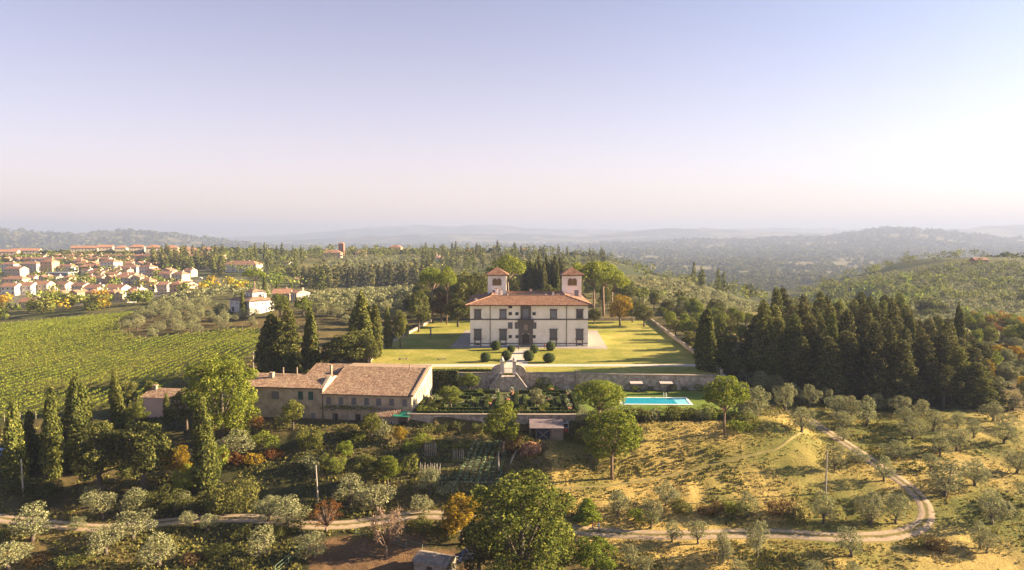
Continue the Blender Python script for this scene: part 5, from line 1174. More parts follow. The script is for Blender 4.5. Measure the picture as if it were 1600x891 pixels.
# ---------------------------------------------------------------- trees one by one: kind, px, py of the foot, height and width in photo pixels
ONE = [
 ('cypress',26,754,134,44,None,'tall ragged cypress with several spires at the left edge beside the leaning pole',1),
 ('cypress',50,738,98,28,None,'thinner cypress growing out of the clump behind the leaning pole',0),
 ('cypress',86,746,142,38,None,'single broad sunlit cypress, second cypress in from the left edge',0),
 ('cypress',123,735,154,48,None,'tall many-spired cypress between the vineyard and the dark round oak',1),
 ('cypress',183,690,112,28,None,'narrow cypress standing alone against the vineyard',2),
 ('cypress',319,768,152,44,None,'tall dense cypress in front of the big walnut tree',2),
 ('cypress',229,650,34,10,None,'slim little cypress before the pink outbuilding, nearer its chimney',0),
 ('cypress',261,662,48,14,None,'slim dark cypress before the pink outbuilding, nearer the walnut',2),
 ('broadleaf',158,770,124,116,'dark','dark dense evergreen oak behind the track on the left slope',0),
 ('broadleaf',226,768,122,112,'oak','broad evergreen oak with golden sunlit top beside the dark one',1),
 ('broadleaf',278,752,62,62,'gold','golden bushy tree between the oak and the tall cypress',2),
 ('bigtree',346,692,146,142,'lime','huge sunlit walnut tree beside the farmhouse end',3),
 ('broadleaf',318,668,80,50,'green','dark green tree tucked against the huge walnut beside the outbuilding',4),
 ('broadleaf',292,672,70,60,'oak','dark tree in front of the pink outbuilding beside the walnut',1),
 ('broadleaf',215,668,40,40,'green','low bushy tree hiding the foot of the pink outbuilding',3),
 ('broadleaf',200,645,58,46,'oak','greyish tree behind the lone narrow cypress at the vineyard edge',4),
 ('broadleaf',238,642,52,36,'green','small bright tree between lone cypress and pink outbuilding',1),
 ('broadleaf',785,712,92,72,'lime','yellow-green spreading tree at the corner of the kitchen garden',2),
 ('domepine',956,748,110,94,None,'big umbrella pine standing alone on the dry meadow with a bare trunk',0),
 ('domepine',937,668,74,80,None,'rounded pine at the corner of the pool lawn by the box garden',1),
 ('domepine',1132,678,92,68,None,'umbrella pine at the right end of the pool lawn hedge',2),
 ('bigtree',812,934,212,206,'deep','huge leafy tree in the middle of the bottom edge',0),
 ('broadleaf',722,850,88,84,'gold','tree with golden top growing left of the huge leafy tree',0),
 ('broadleaf',750,905,105,92,'dark','dark tree in shade between the golden-topped tree and the huge tree',1),
 ('broadleaf',868,905,110,80,'green','green tree leaning out of the huge tree on its right flank',4),
 ('broadleaf',928,910,78,92,'lime','yellow-green bushy tree at the bottom edge below the walkers',3),
 ('conifer',918,815,38,44,'pine','young dark pine just above the walkers on the track',1),
 ('broadleaf',458,672,52,42,'green','leafy green tree growing against the farmhouse front',0),
 ('broadleaf',580,684,42,46,'green','rounded green tree below the farmhouse lean-to',1),
 ('broadleaf',625,693,30,28,'gold','small yellow tree below the garden wall',2),
 ('broadleaf',541,722,38,32,'lime','small yellow-green tree on the grass below the farmhouse',3),
 ('broadleaf',572,758,54,50,'dark','dark tree of the pair below the kitchen garden, on the shaded side',0),
 ('broadleaf',606,758,52,52,'lime','sunlit tree of the pair below the kitchen garden',1),
 ('twiggy',604,870,80,54,None,'pinkish half-bare autumn tree by the track bend above the brown earth',0),
 ('twiggy',510,832,48,56,'rust','russet half-bare tree beside the track',1),
 ('cypress',426,588,100,52,None,'dark cypress at the left of the clump behind the farmhouse',1),
 ('conifer',452,590,112,50,'cyp','tall ragged conifer in the middle of the clump behind the farmhouse',0),
 ('cypress',486,584,104,34,None,'cypress at the right of the clump behind the farmhouse',3),
 ('conifer',440,592,88,46,'cyp','shorter conifer low in the clump behind the farmhouse',2),
 ('broadleaf',545,584,72,86,'oak','grey-green holm oak at the corner of the villa lawn',2),
 ('broadleaf',520,584,55,50,'dark','dark shaded tree between the conifer clump and the holm oak',1),
 ('broadleaf',578,578,60,44,'oak','smaller holm oak against the lawn wall corner',0),
 ('cypress',566,566,110,46,None,'broad many-spired cypress towering behind the holm oak',1),
 ('cypress',588,560,84,26,None,'shorter cypress beside the towering one at the lawn wall',0),
 ('cypress',606,545,66,15,None,'thin pointed cypress outside the lawn wall, left of the pair',2),
 ('broadleaf',626,545,66,34,'cyp','leafy upright tree outside the lawn wall beside the thin cypress',1),
 ('broadleaf',654,520,72,42,'dark','dark tree outside the lawn wall before the brown one',1),
 ('broadleaf',690,505,50,50,'brownleaf','brown-leaved round tree at the back corner of the lawn',2),
 ('pine',676,505,92,52,None,'umbrella pine with low bright crown behind the brown tree',0),
 ('pine',698,508,96,34,None,'tall pale-trunked pine rising behind the brown tree',1),
 ('broadleaf',724,500,80,66,'oak','dark holm oak left of the villa, nearer the pale-trunked pine',2),
 ('broadleaf',748,505,84,54,'oak','dark holm oak close behind the left tower',3),
 ('broadleaf',716,512,50,56,'dark','low dark tree at the back of the lawn left of the villa',0),
 ('pine',795,490,92,66,None,'umbrella pine behind the villa roof, the left one of two',2),
 ('pine',815,480,78,58,None,'umbrella pine behind the villa roof, the right one of two',3),
 ('broadleaf',782,480,62,28,'gold','yellowing tree among the pines behind the left tower',2),
 ('pine',906,492,86,50,None,'umbrella pine close behind the right tower',0),
 ('pine',928,497,92,62,None,'umbrella pine right of the right tower, first of three bare-trunked ones',1),
 ('pine',943,494,86,64,None,'umbrella pine right of the right tower, second of three bare-trunked ones',2),
 ('pine',956,500,82,54,None,'umbrella pine right of the right tower, third of three bare-trunked ones',3),
 ('broadleaf',969,510,54,46,'gold','golden round tree behind the back wall of the lawn',0),
 ('broadleaf',1006,512,40,40,'oak','round dark green tree at the back right corner of the lawn',1),
 ('broadleaf',928,508,28,32,'green','small green tree beside the villa right rear corner',1),
 ('broadleaf',988,505,40,36,'dark','dark tree between the golden tree and the round one at the lawn corner',4),
 ('cypress',1104,580,100,40,None,'dark many-spired cypress at the front right corner of the lawn',1),
 ('conifer',1124,572,82,40,'cyp','dark conifer leaning on the cypress at the lawn corner',3),
 ('pine',398,466,50,40,None,'umbrella pine behind the white farmstead',0),
 ('cypress',379,492,38,10,None,'cypress standing before the white farmstead wall',0),
 ('cypress',414,464,34,8,None,'cypress behind the white farmstead, beside the umbrella pine',2),
 ('cypress',433,468,30,7,None,'thin cypress between the white farmstead and the barns',0),
 ('broadleaf',438,496,40,42,'lime','yellowing round tree right of the white farmstead',1),
 ('broadleaf',474,494,34,34,'lime','bushy yellow-green tree below the barns',2),
]
for k, px, py, hp, wp, lf, lab, var in ONE: T(k, px, py, hp, wp, lf, lab, None, var, far=False)
def near_olives():
    L_ = [(52,845,62,72),(160,812,46,46),(215,802,44,52),(165,866,50,62),(208,842,46,62),(287,798,32,38),(14,890,48,64),(250,884,58,64),(405,868,50,52),(120,828,22,28),(293,824,26,30),(325,828,28,38),(140,794,36,42),
     (450,818,46,62),(420,814,40,46),(490,870,44,60),(546,788,46,62),(588,798,42,62),(662,804,32,44),(672,772,46,36),(372,714,46,62),(600,880,0,0),(712,905,30,40),
     (965,806,44,38),(1018,826,50,34),(1040,790,40,38),(1168,808,42,40),(1050,846,36,32),(1090,850,40,32),(1130,880,56,36),(1182,870,62,40),(1330,870,50,50),(1286,818,54,40),(1360,820,58,48),(1400,818,50,38),(1005,898,32,32),(1152,898,26,28),(1270,898,26,32),(1332,902,26,34),(985,888,42,32),
     (1183,650,48,42),(1252,676,42,44),(1226,642,46,38),(1315,670,30,38),(1308,647,30,42),(1354,666,50,42),(1331,652,36,32),(1264,635,36,34),(1407,647,30,38),(1417,667,32,38),(1427,686,37,42),(1459,673,36,28),(1496,670,30,28),(1522,684,33,24),(1494,704,38,42),(1468,714,43,34),(1453,737,31,24),(1399,717,32,40),(1381,752,43,38),(1338,723,24,42),(1304,736,46,30),(1318,689,22,26),(1476,776,62,66),(1522,759,46,46),(1551,658,32,42),(1568,693,32,42),(1583,641,22,24),(1550,818,56,62),(1532,857,46,32),(1542,864,37,38),(1190,614,36,40),(1208,618,34,32),(1240,625,28,30),(1290,632,28,30),(1370,640,28,32),(1440,650,28,30),(1540,640,26,30),(1575,672,28,36),(1590,740,36,44),(1610,790,44,50),(910,668,36,26)]
    for a in L_:
        if a[2]: T('olive', *a, zone=('on the dry slope by the hairpin' if a[0] > 860 else 'on the lower slope along the track'), far=False)
near_olives()
SH = [(62,772,24,95,'dark'),(30,768,20,60,'oak'),(370,795,50,80,'oak'),(260,795,40,70,'dark'),(310,800,34,60,'dark'),(345,800,36,50,'dark'),(225,795,30,60,'dark'),(290,765,44,50,'lime'),(340,735,44,40,'lime'),(362,722,24,36,'rust'),(400,725,24,36,'gold'),
 (425,702,26,32,'lime'),(428,716,20,30,'rust'),(485,698,32,48,'green'),(520,735,30,50,'green'),(490,735,26,34,'olive'),(600,682,26,32,'olive'),(540,684,22,36,'dark'),(560,690,18,28,'green'),(650,702,26,24,'lime'),(640,706,22,24,'lime'),(535,705,14,30,'green'),(410,690,18,40,'lime'),(395,668,20,34,'rust'),(440,668,22,34,'dark'),
 (800,702,28,46,'brownleaf'),(905,694,30,28,'green'),(640,735,34,40,'green'),(700,775,20,40,'olive'),(820,815,30,40,'dark'),(880,805,26,40,'dark'),(1148,588,40,56,'oak'),(1118,588,26,32,'dark'),(1160,600,24,30,'olive'),(1150,672,20,36,'lime'),(1168,665,22,40,'green'),
 (1000,812,22,40,'lime'),(1065,800,22,44,'oak'),(1110,802,20,50,'brownleaf'),(1220,806,30,46,'brownleaf'),(1240,812,26,40,'dark'),(1150,800,22,40,'lime'),(1460,860,26,44,'brownleaf'),(1430,856,20,30,'oak'),(700,838,30,60,'dark'),(660,828,24,50,'oak'),(590,840,18,34,'green'),(460,828,22,40,'dark'),(430,838,20,44,'oak'),(380,840,18,40,'dark'),(340,868,22,44,'oak'),(120,880,24,60,'oak'),(300,880,20,40,'brownleaf'),(60,880,18,44,'brownleaf'),(380,890,24,36,'dark'),(20,835,18,40,'oak'),
 (745,672,18,44,'dark'),(716,668,14,26,'dark'),(690,672,12,30,'oak'),(668,676,12,34,'oak'),(660,690,14,30,'lime'),(820,690,14,30,'weeds'),(896,682,16,40,'oak'),(735,598,22,30,'green'),(790,598,28,26,'green'),(848,602,26,30,'lime'),(910,592,10,14,'green')]
for px, py, hp, wp, lf in SH:
    if py < 604 and 660 < px < 920: continue
    T('thicket' if wp > 42 else 'shrub', px, py, hp, wp, lf, None, 'on the lower slope' if px < 860 else 'on the meadow side', far=False)
# scattered groups ------------------------------------------------
def grove():
    rr = random.Random(5); P = [ground(*p) for p in [(1168,596),(1230,612),(1300,624),(1420,632),(1530,640),(1545,605),(1515,566),(1400,545),(1190,540)]]; pts = []
    for _ in range(6000):
        x = rr.uniform(40, 140); y = rr.uniform(145, 260)
        if len(pts) >= 108: break
        if not inpoly(x, y, P) or any((x - a) ** 2 + (y - b) ** 2 < 15 for a, b in pts): continue
        pts.append((x, y)); px = to_px(x, y, gz(x, y))[0]; f = 1 - .38 * min(max((px - 1390) / 150, 0), 1)
        plant('conifer', x, y, gz(x, y) - .1, rr.uniform(12.5, 20.5) * f, rr.uniform(7.5, 11), rr.choice(['fir', 'fir', 'cyp', 'fir', 'oak']), None, 'in the dark grove beside the lawn', False).rotation_euler.x = rr.uniform(-.05, .05)
grove()
scatter('broadleaf', [(1180,600),(1300,622),(1530,640),(1545,605),(1400,560),(1200,560)], 12, (8, 13), (7, 10), 'inside the conifer grove', ['oak', 'dark', 'fir'], 9, seed=52)
scatter('cypress', [(1180,600),(1300,622),(1500,638),(1500,580),(1300,550),(1200,550)], 9, (15, 20), (3.5, 5), 'inside the conifer grove', None, 9, seed=53)
scatter('broadleaf', [(1030,506),(1098,566),(1165,545),(1175,505),(1100,492),(1030,490)], 34, (4, 8), (4.5, 8), 'between lawn wall and conifer grove', ['lime', 'green', 'lime', 'oak'], 3.5, seed=2)
scatter('broadleaf', [(960,468),(1040,494),(1120,496),(1060,470)], 14, (5, 9), (6, 9), 'on the slope behind the lawn corner', ['dark', 'green', 'oak'], 5, seed=3)
OLV = []
scatter('olive', [(950,462),(1030,490),(1180,505),(1195,485),(1090,450),(1000,438),(950,445)], 62, (4, 5.5), (4.4, 6), 'on the hillside right of the villa', None, 4.5, seed=4)
scatter('olive', [(950,462),(1030,490),(1180,505),(1195,485),(1090,450),(1000,438),(950,445)], 150, (3.5, 5), (4, 5.5), None, None, 3.5, seed=14, stuff=OLV)
scatter('broadleaf', [(985,436),(1000,430),(1100,444),(1200,478),(1190,492),(1085,454)], 46, (9, 14), (7, 10), 'in the hillside tree line', ['dark', 'oak', 'green', 'oak'], 5, seed=5)
scatter('cypress', [(1060,440),(1120,452),(1140,462),(1070,448)], 12, (13, 18), (3.4, 4.6), 'in the hillside tree line', None, 4, seed=6)
for k in range(15): T('cypress', 820 + k * 4.2, 478 + (k * 7) % 5, 66 + (k * 5) % 14, 15, 'fir' if k % 3 else 'cyp', None, 'in the clump behind the villa', far=False)
scatter('broadleaf', [(635,505),(700,492),(900,490),(990,490),(980,470),(860,462),(660,462)], 52, (8, 14), (8, 12), 'in the park behind the villa', ['dark', 'oak', 'dark', 'deep'], 6, far=False, seed=7)
scatter('broadleaf', [(670,470),(980,468),(960,436),(800,430),(670,445)], 80, (9, 14), (8, 12), 'in the wood beyond the villa park', ['dark', 'dark', 'oak'], 7, seed=8)
for k in range(26): T('cypress', 474 + k * 7.9 + (k * 13) % 5, 449 - k * .25 + (k * 7) % 4, 35 + (k * 11) % 9, 14, 'fir', None, 'in the long mid-distance row', far=True)
for k in range(2): T('cypress', 494 + k * 9, 454, 44 - k * 4, 15, None, None, 'pair before the long cypress row', far=True)
scatter('olive', [(480,470),(560,466),(650,460),(655,492),(600,512),(545,512),(500,500)], 62, (4, 5.5), (4.4, 6), 'in the field beside the villa lawn', None, 4.5, seed=9, grid=(7, 7, .3))
scatter('olive', [(470,468),(560,458),(660,452),(668,470),(600,500),(500,492)], 120, (3.5, 5), (4, 5.5), None, None, 3.5, seed=19, stuff=OLV)
scatter('olive', [(196,520),(230,534),(300,525),(345,520),(405,512),(410,496),(345,492),(330,468),(240,478),(205,495)], 70, (3.8, 5.2), (4, 5.6), 'in the grove below the white farmstead', None, 4.5, seed=10)
scatter('olive', [(240,478),(330,468),(420,470),(420,446),(300,458)], 70, (3.5, 5), (4, 5.5), None, None, 4, seed=20, stuff=OLV)
scatter('broadleaf', [(240,468),(350,462),(420,455),(420,440),(300,448),(250,456)], 18, (5, 9), (6, 9), 'below the road beside the town', ['lime', 'green', 'oak', 'gold'], 5, seed=21)
scatter('broadleaf', [(420,455),(480,450),(480,432),(410,428)], 14, (9, 13), (8, 11), 'in the wood beside the cypress row', ['dark', 'green', 'oak', 'lime'], 6, seed=22)
scatter('broadleaf', [(-10,506),(40,503),(110,496),(215,486),(235,474),(150,470),(-10,476)], 34, (5, 11), (6, 11), 'at the top edge of the vineyard', ['green', 'lime', 'lime', 'gold', 'oak', 'green'], 5.5, seed=23)
scatter('broadleaf', [(-10,462),(240,458),(300,430),(240,404),(-10,408)], 110, (6, 11), (6, 11), 'among the town houses', ['green', 'oak', 'dark', 'lime'], 7, seed=24)
scatter('broadleaf', [(-10,412),(60,410),(130,404),(330,404),(300,410),(-10,416)], 26, (9, 13), (9, 14), 'below the skyline blocks', ['dark', 'oak', 'green'], 7, seed=25)
scatter('cypress', [(222,424),(348,432),(352,402),(235,404)], 56, (14, 20), (5, 7), 'in the dark wood behind the town', ['fir', 'cyp', 'fir'], 5, seed=26)
scatter('broadleaf', [(222,424),(348,430),(352,402),(235,404)], 20, (9, 14), (9, 12), 'in the dark wood behind the town', ['dark', 'oak'], 6, seed=27)
scatter('broadleaf', [(345,430),(470,440),(480,400),(340,398)], 66, (10, 15), (9, 13), 'on the slope below the church tower', ['dark', 'oak', 'green', 'dark'], 8, seed=28)
scatter('cypress', [(345,430),(470,436),(480,402),(340,402)], 20, (15, 21), (4, 5.5), 'on the slope below the church tower', None, 7, seed=29)
scatter('olive', [(490,428),(640,424),(660,404),(520,404)], 170, (4, 6), (5, 7), None, None, 6, seed=30, stuff=OLV)
scatter('broadleaf', [(480,408),(660,410),(700,396),(480,393)], 64, (9, 14), (9, 13), 'along the ridge near the church tower', ['dark', 'oak', 'green', 'dark'], 9, seed=31)
scatter('broadleaf', [(660,432),(880,432),(960,412),(900,400),(660,397)], 120, (10, 16), (9, 14), 'on the ridge behind the villa', ['dark', 'dark', 'dark', 'oak'], 9, seed=32)
scatter('cypress', [(660,425),(880,425),(950,412),(900,402),(660,400)], 60, (14, 22), (4.5, 6.5), 'on the ridge behind the villa', ['fir', 'cyp'], 8, seed=33)
scatter('broadleaf', [(880,410),(1000,430),(1010,420),(940,402)], 22, (8, 13), (8, 11), 'on the wooded shoulder', ['dark', 'oak'], 7, seed=34)
scatter('olive', [(1480,540),(1610,545),(1610,440),(1500,420),(1340,445),(1400,480)], 60, (4, 6), (5, 7), 'on the hillside beyond the conifer grove', None, 6, seed=35)
scatter('olive', [(1480,540),(1640,545),(1640,420),(1500,415),(1330,440),(1400,480)], 620, (4, 5.5), (5, 7), None, None, 4.5, seed=36, stuff=OLV)
scatter('broadleaf', [(1225,505),(1480,505),(1440,440),(1300,448),(1215,478)], 150, (7, 12), (7, 11), 'on the wooded hill flank', ['green', 'oak', 'dark', 'oak', 'lime'], 5, seed=46)
scatter('broadleaf', [(1400,470),(1620,490),(1620,418),(1460,416)], 70, (6, 10), (7, 11), 'among the near right hill olives', ['oak', 'green', 'dark'], 9, seed=47)
scatter('broadleaf', [(1540,620),(1620,640),(1620,560),(1530,560)], 18, (4, 8), (5, 8), 'beside the right end of the grove', ['lime', 'olive', 'olive', 'gold', 'olive'], 4, seed=48)
scatter('broadleaf', [(1480,560),(1610,580),(1610,510),(1500,490)], 44, (5, 10), (6, 10), 'just beyond the conifer grove', ['lime', 'gold', 'lime', 'oak', 'rust', 'green'], 5, seed=37)
scatter('broadleaf', [(1230,500),(1480,500),(1440,440),(1300,450),(1220,480)], 60, (8, 13), (8, 12), 'on the near right hill flank', ['green', 'oak', 'lime', 'green', 'dark'], 8, seed=38)
scatter('broadleaf', [(1290,452),(1430,414),(1610,416),(1610,410),(1420,407),(1280,448)], 40, (8, 13), (9, 13), 'along the near right hill crest', ['dark', 'oak', 'green'], 9, seed=39)
scatter('broadleaf', [(1400,470),(1610,480),(1610,420),(1480,420)], 26, (7, 12), (9, 13), 'among the near right hill olives', ['oak', 'green', 'dark'], 12, seed=40)
T('cypress', 1581, 540, 22, 5, None, 'lone slim cypress beyond the grove at the right edge', far=False)
# far masses ----------------------------------------------------
def mass(name, pts, quadsn, size, leafm, label, seed):
    rng = np.random.default_rng(seed); Ps = []; Ns = []
    for x, y, z, h, w in pts:
        d = rng.normal(size=(quadsn, 3)); d /= np.linalg.norm(d, axis=1)[:, None]; d[:, 2] = np.where(d[:, 2] < -.3, -d[:, 2], d[:, 2])
        Ps.append(np.array([x, y, z + h * .5]) + d * np.array([w * .5, w * .5, h * .48]) * (1 - .4 * rng.random((quadsn, 1)))); Ns.append(d)
    V, Q = quads(rng, np.concatenate(Ps), np.concatenate(Ns), size, .7)
    o = obj(name, npmesh(name, V, Q, M[leafm])); tag(o, label, name.replace('_', ' '), kind='stuff'); return o
mass('olive_grove', OLV, 60, .95, 'olive', 'far silvery olive groves covering the middle hillsides', 3)
def far_wood():
    rng = np.random.default_rng(12); n = 42000
    th = np.radians(rng.uniform(-42, 42, n)); r = np.exp(rng.uniform(math.log(950), math.log(7600), n)); x = r * np.sin(th); y = r * np.cos(th)
    k3 = fbm(x / 300, y / 300, 47); k2 = fbm(x / 90, y / 90, 53)
    ok = (k3 < .55) & (k2 > .42) | (rng.random(n) < .10); x, y, r = x[ok], y[ok], r[ok]; z = Zb(x, y)
    s = np.clip(r / 1800, .75, 3.4)
    m = 15; d = rng.normal(size=(len(x), m, 3)); d /= np.linalg.norm(d, axis=2)[..., None]; d[..., 2] = np.abs(d[..., 2])
    sz = (rng.uniform(4.5, 8.5, (len(x), 1, 1)) * s[:, None, None])
    P = np.stack([x, y, z], -1)[:, None] + d * sz * np.array([1.0, 1.0, 1.1])
    V, Q = quads(rng, P.reshape(-1, 3), d.reshape(-1, 3), 1.0, .5); Vc = V.reshape(-1, 4, 3); c = Vc.mean(1, keepdims=True); Vc = c + (Vc - c) * (sz * .95 + 0 * d[..., :1]).reshape(-1, 1, 1); V = Vc.reshape(-1, 3)
    o = obj('distant_woods', npmesh('distant_woods', V, Q, M['dark'])); tag(o, 'distant woods and copses covering the far hills', 'woods', kind='stuff')
far_wood()
def settle_far():
    have = sum(1 for r in PLACED if r[1] in ('broadleaf', 'bigtree'))
    DEFER.sort(key=lambda a: -a[4] * a[5] / a[2] ** 2); n = max(0, 296 - have)
    for a in DEFER[:n]: plant(*a, now=True)
    rest = DEFER[n:]; lm = ['green', 'dark', 'oak', 'lime', 'gold', 'rust', 'olive', 'deep']; rng = np.random.default_rng(91); Ps = []; Ns = []; mi = []; q = 70
    for k, x, y, z, h, w, lf, *_ in rest:
        for b in range(5):
            c = np.array([x + rng.normal() * w * .22, y + rng.normal() * w * .22, z + h * rng.uniform(.4, .72)])
            d = rng.normal(size=(q // 5, 3)); d /= np.linalg.norm(d, axis=1)[:, None]; Ps.append(c + d * np.array([w * .27, w * .27, h * .26])); Ns.append(d); mi += [lm.index(lf or 'green')] * (q // 5)
    V, Q = quads(rng, np.concatenate(Ps), np.concatenate(Ns), 1.5, .7)
    o = obj('woodland', npmesh('woodland', V, Q, [M[k] for k in lm], mi)); tag(o, 'small far trees filling the woods and gardens of the middle distance', 'woodland', kind='stuff')
settle_far(); finish_labels()

# ---------------------------------------------------------------- clipped greenery
def box_leaves(rng, x0, x1, y0, y1, z0, z1, dens, size):
    P = []; Nn = []
    for ax, (u0, u1, v0, v1, c, s) in enumerate([(y0, y1, z0, z1, x0, -1), (y0, y1, z0, z1, x1, 1), (x0, x1, z0, z1, y0, -1), (x0, x1, z0, z1, y1, 1), (x0, x1, y0, y1, z1, 1)]):
        n = max(3, int(dens * (u1 - u0) * (v1 - v0))); a = u0 + (u1 - u0) * rng.random(n); b = v0 + (v1 - v0) * rng.random(n); cc = np.full(n, c) + rng.normal(size=n) * .05
        k = ax // 2; P.append(np.stack([cc, a, b] if k == 0 else ([a, cc, b] if k == 1 else [a, b, cc]), 1)); m = np.zeros((n, 3)); m[:, k] = s; Nn.append(m)
    return quads(rng, np.concatenate(P), np.concatenate(Nn), size, .55)
def hedge(name, label, x, y, z, w, d, h, rz=0, leafm='box', group=None, dens=16, size=.24, cat='hedge'):
    rng = np.random.default_rng(int(abs(x * 31 + y * 17 + w * 7)) % 9999)
    e = empty(name, (x, y, z), rz, label, cat, group)
    core = MB().box(-w / 2 + .05, w / 2 - .05, -d / 2 + .05, d / 2 - .05, -.3, h - .05).build('inner_core', M['boxcore'], e)  # solid dark green core filling the hedge behind its leaves
    V, Q = box_leaves(rng, -w / 2, w / 2, -d / 2, d / 2, 0, h, dens, size); obj('foliage', npmesh('foliage', V, Q, M[leafm]), e); return e
M['boxcore'] = plain('hedge_inside', (.025, .035, .012), .95, .05, .3, 4)
G0 = -3.7
for side, (cx, hw, nm) in enumerate(((-11.4, 8.2, 'left'), (7.4, 6.4, 'right'))):
    for q, f in enumerate((1.0, .72, .44, .18)):
        W2 = hw * f; D2 = 9.6 * f; cy_ = 150.4; ring = ('outermost', 'second', 'third', 'innermost')[q]
        for (dx, dy, w_, d_, part) in ((0, -D2, 2 * W2 - 1.2 - q * .8, .75, 'front'), (0, D2, 2 * W2 - 1.2 - q * .8, .75, 'back'), (-W2, 0, .75, 2 * D2 - 2.0, 'vineyard-side'), (W2, 0, .75, 2 * D2 - 2.0, 'pool-side')):
            if w_ < .3 or d_ < .3: continue
            hedge('box_hedge', f'clipped box hedge, {part} strip of the {ring} ring in the {nm} parterre', cx + dx, cy_ + dy, G0, w_, d_, .85, 0, 'box', 'box hedges of the parterre', 18, .22)
    for dx, dy, nm2 in ((-1, 0, 'towards the vineyard'), (1, 0, 'towards the pool'), (0, -1, 'towards the garden wall'), (0, 1, 'towards the stair')):
        if dx: hedge('box_hedge', f'short box hedge crossing the {nm} parterre {nm2}', cx + dx * hw * .58, 150.4, G0, hw * .22, .7, .8, 0, 'box', 'box hedges of the parterre', 18, .22)
        else: hedge('box_hedge', f'short box hedge crossing the {nm} parterre {nm2}', cx, 150.4 + dy * 9.6 * .58, G0, .7, 2.0, .8, 0, 'box', 'box hedges of the parterre', 18, .22)
hedge('ivy_hedge', 'tall dark ivy-covered hedge block between the farmhouse gable and the retaining wall', -16.6, 163.2, G0, 7.4, 2.2, 5.0, 0, 'ivy', None, 13, .32)
hedge('box_hedge', 'long low clipped hedge along the top of the retaining wall before the lawn', -9.0, 166.0, 0, 9.5, .9, .9, 0, 'box', None, 16, .24)
def ball(px, py, r, label, sq=1.0):
    p = onz(px, py, 0); e = empty('topiary_ball', p, 0, label, 'topiary', 'topiary balls before the villa'); rng = np.random.default_rng(int(px * 7))
    V, Q = leaf_cloud(rng, [((0, 0, r * .9 * sq), (r, r, r * sq))], 22, .2, .45, .06); obj('foliage', npmesh('foliage', V, Q, M['box']), e)
    MB().lathe([(0, -.05), (r * .6, .12), (r * .9, r * .6 * sq), (r * .93, r * .95 * sq), (r * .7, r * 1.55 * sq), (0, r * 1.82 * sq)], 14).build('inner_core', M['boxcore'], e, smooth=True)  # solid dark green core inside the ball of leaves
for a in ((774.6, 547.0, 1.5, 'clipped ball bush nearest the villa on the vineyard side of the walk'), (798.5, 550.8, 1.15, 'small clipped ball bush beside the walk on the vineyard side, behind a larger one'), (791.2, 562.5, 1.42, 'clipped ball bush near the gate on the vineyard side of the walk'), (758.6, 565.5, 1.4, 'clipped ball bush near the drive, farthest out on the vineyard side'),
          (834.5, 552, 1.28, 'small clipped ball bush beside the walk on the pool side, behind a larger one'), (826, 564, 1.55, 'clipped ball bush near the gate on the pool side of the walk'), (860.2, 547.8, 1.45, 'clipped ball bush nearest the villa on the pool side of the walk'), (857.6, 566.5, 1.65, 'flat-topped clipped bush near the drive, farthest out on the pool side')): ball(*a, .82 if a[0] > 857 and a[1] > 560 else 1.0)
for k, (x, h_) in enumerate(((5.5, 1.3), (8.0, 1.7), (10.5, 1.1), (18.2, 1.2), (20.6, 1.6), (24.0, .9), (29.5, 1.3), (33.0, .9), (38.5, 1.4), (41.5, 1.0), (44.5, 1.5), (47.3, 1.2))):
    plant('shrub', x, 163.2 + .2 * math.sin(k), G0 - .02, h_ * 1.15, h_ * 1.9, ('oak', 'green', 'lime', 'olive')[k % 4], f"low shrub at the foot of the retaining wall, {ordw(k)} counted from the stair")
# small trees and pots inside the box garden
for px, py, hp, wp, kind, lf, lab in ((705,640,40,46,'broadleaf','green','dark green orange tree in the parterre nearer the farmhouse'), (733,614,34,40,'broadleaf','lime','bright round orange tree in the parterre below the ivy hedge'), (839,640,36,30,'broadleaf','olive','pale silvery standard tree in the pool-side parterre'), (693,627,26,20,'broadleaf','lime','small pale tree beside the farmhouse gable'), (786,608,20,26,'shrub','lime','rounded bright shrub at the foot of the double stair'), (846,608,24,28,'shrub','lime','yellowing shrub against the retaining wall by the stair'), (683,640,16,24,'shrub','green','leafy shrub by the farmhouse gable in the parterre'), (668,645,14,30,'shrub','green','low leafy shrub at the parterre corner near the green canopy'), (902,612,14,14,'shrub','green','shrub before the dark cellar doorway')):
    p = onz(px, py, G0); s_ = p.y / F; plant(kind, p.x, p.y, G0 - .02, hp * s_, wp * s_, lf, lab)
POTS = [(777,618,'w'),(800,616,'w'),(772,628,'w'),(794,628,'w'),(765,634,'o'),(858,628,'w'),(889,604,'w'),(888,620,'w'),(886,634,'w'),(890,642,'w'),(854,641,'o'),(825,630,'o'),(742,632,'o'),(750,618,'o'),(862,612,'o'),(804,606,'o'),(678,630,'w'),(815,646,'o'),(700,612,'w'),(848,646,'o')]
def pot(px, py, k, i):
    p = onz(px, py, G0); e = empty('potted_lemon', p, 0, None, 'plant', 'potted plants of the parterre')
    e['label'] = f"{'pale flowering' if k == 'w' else 'small yellowish'} potted plant in a terracotta pot, {ordw(i)} across the parterre from left"
    MB().lathe([(0, 0), (.28, 0), (.42, .55), (.46, .55), (.46, .65), (.36, .65), (0, .6)], 10).build('pot', M['terracotta'], e)
    rng = np.random.default_rng(i); V, Q = leaf_cloud(rng, [((rng.uniform(-.25, .25), rng.uniform(-.25, .25), 1.1 + .2 * rng.random()), (.5, .5, .45)) for _ in range(3)], 16, .2, .9, .5); obj('foliage', npmesh('foliage', V, Q, M['white_flower'] if k == 'w' else M['lime']), e)
for i, a in enumerate(sorted(POTS)): pot(*a, i)
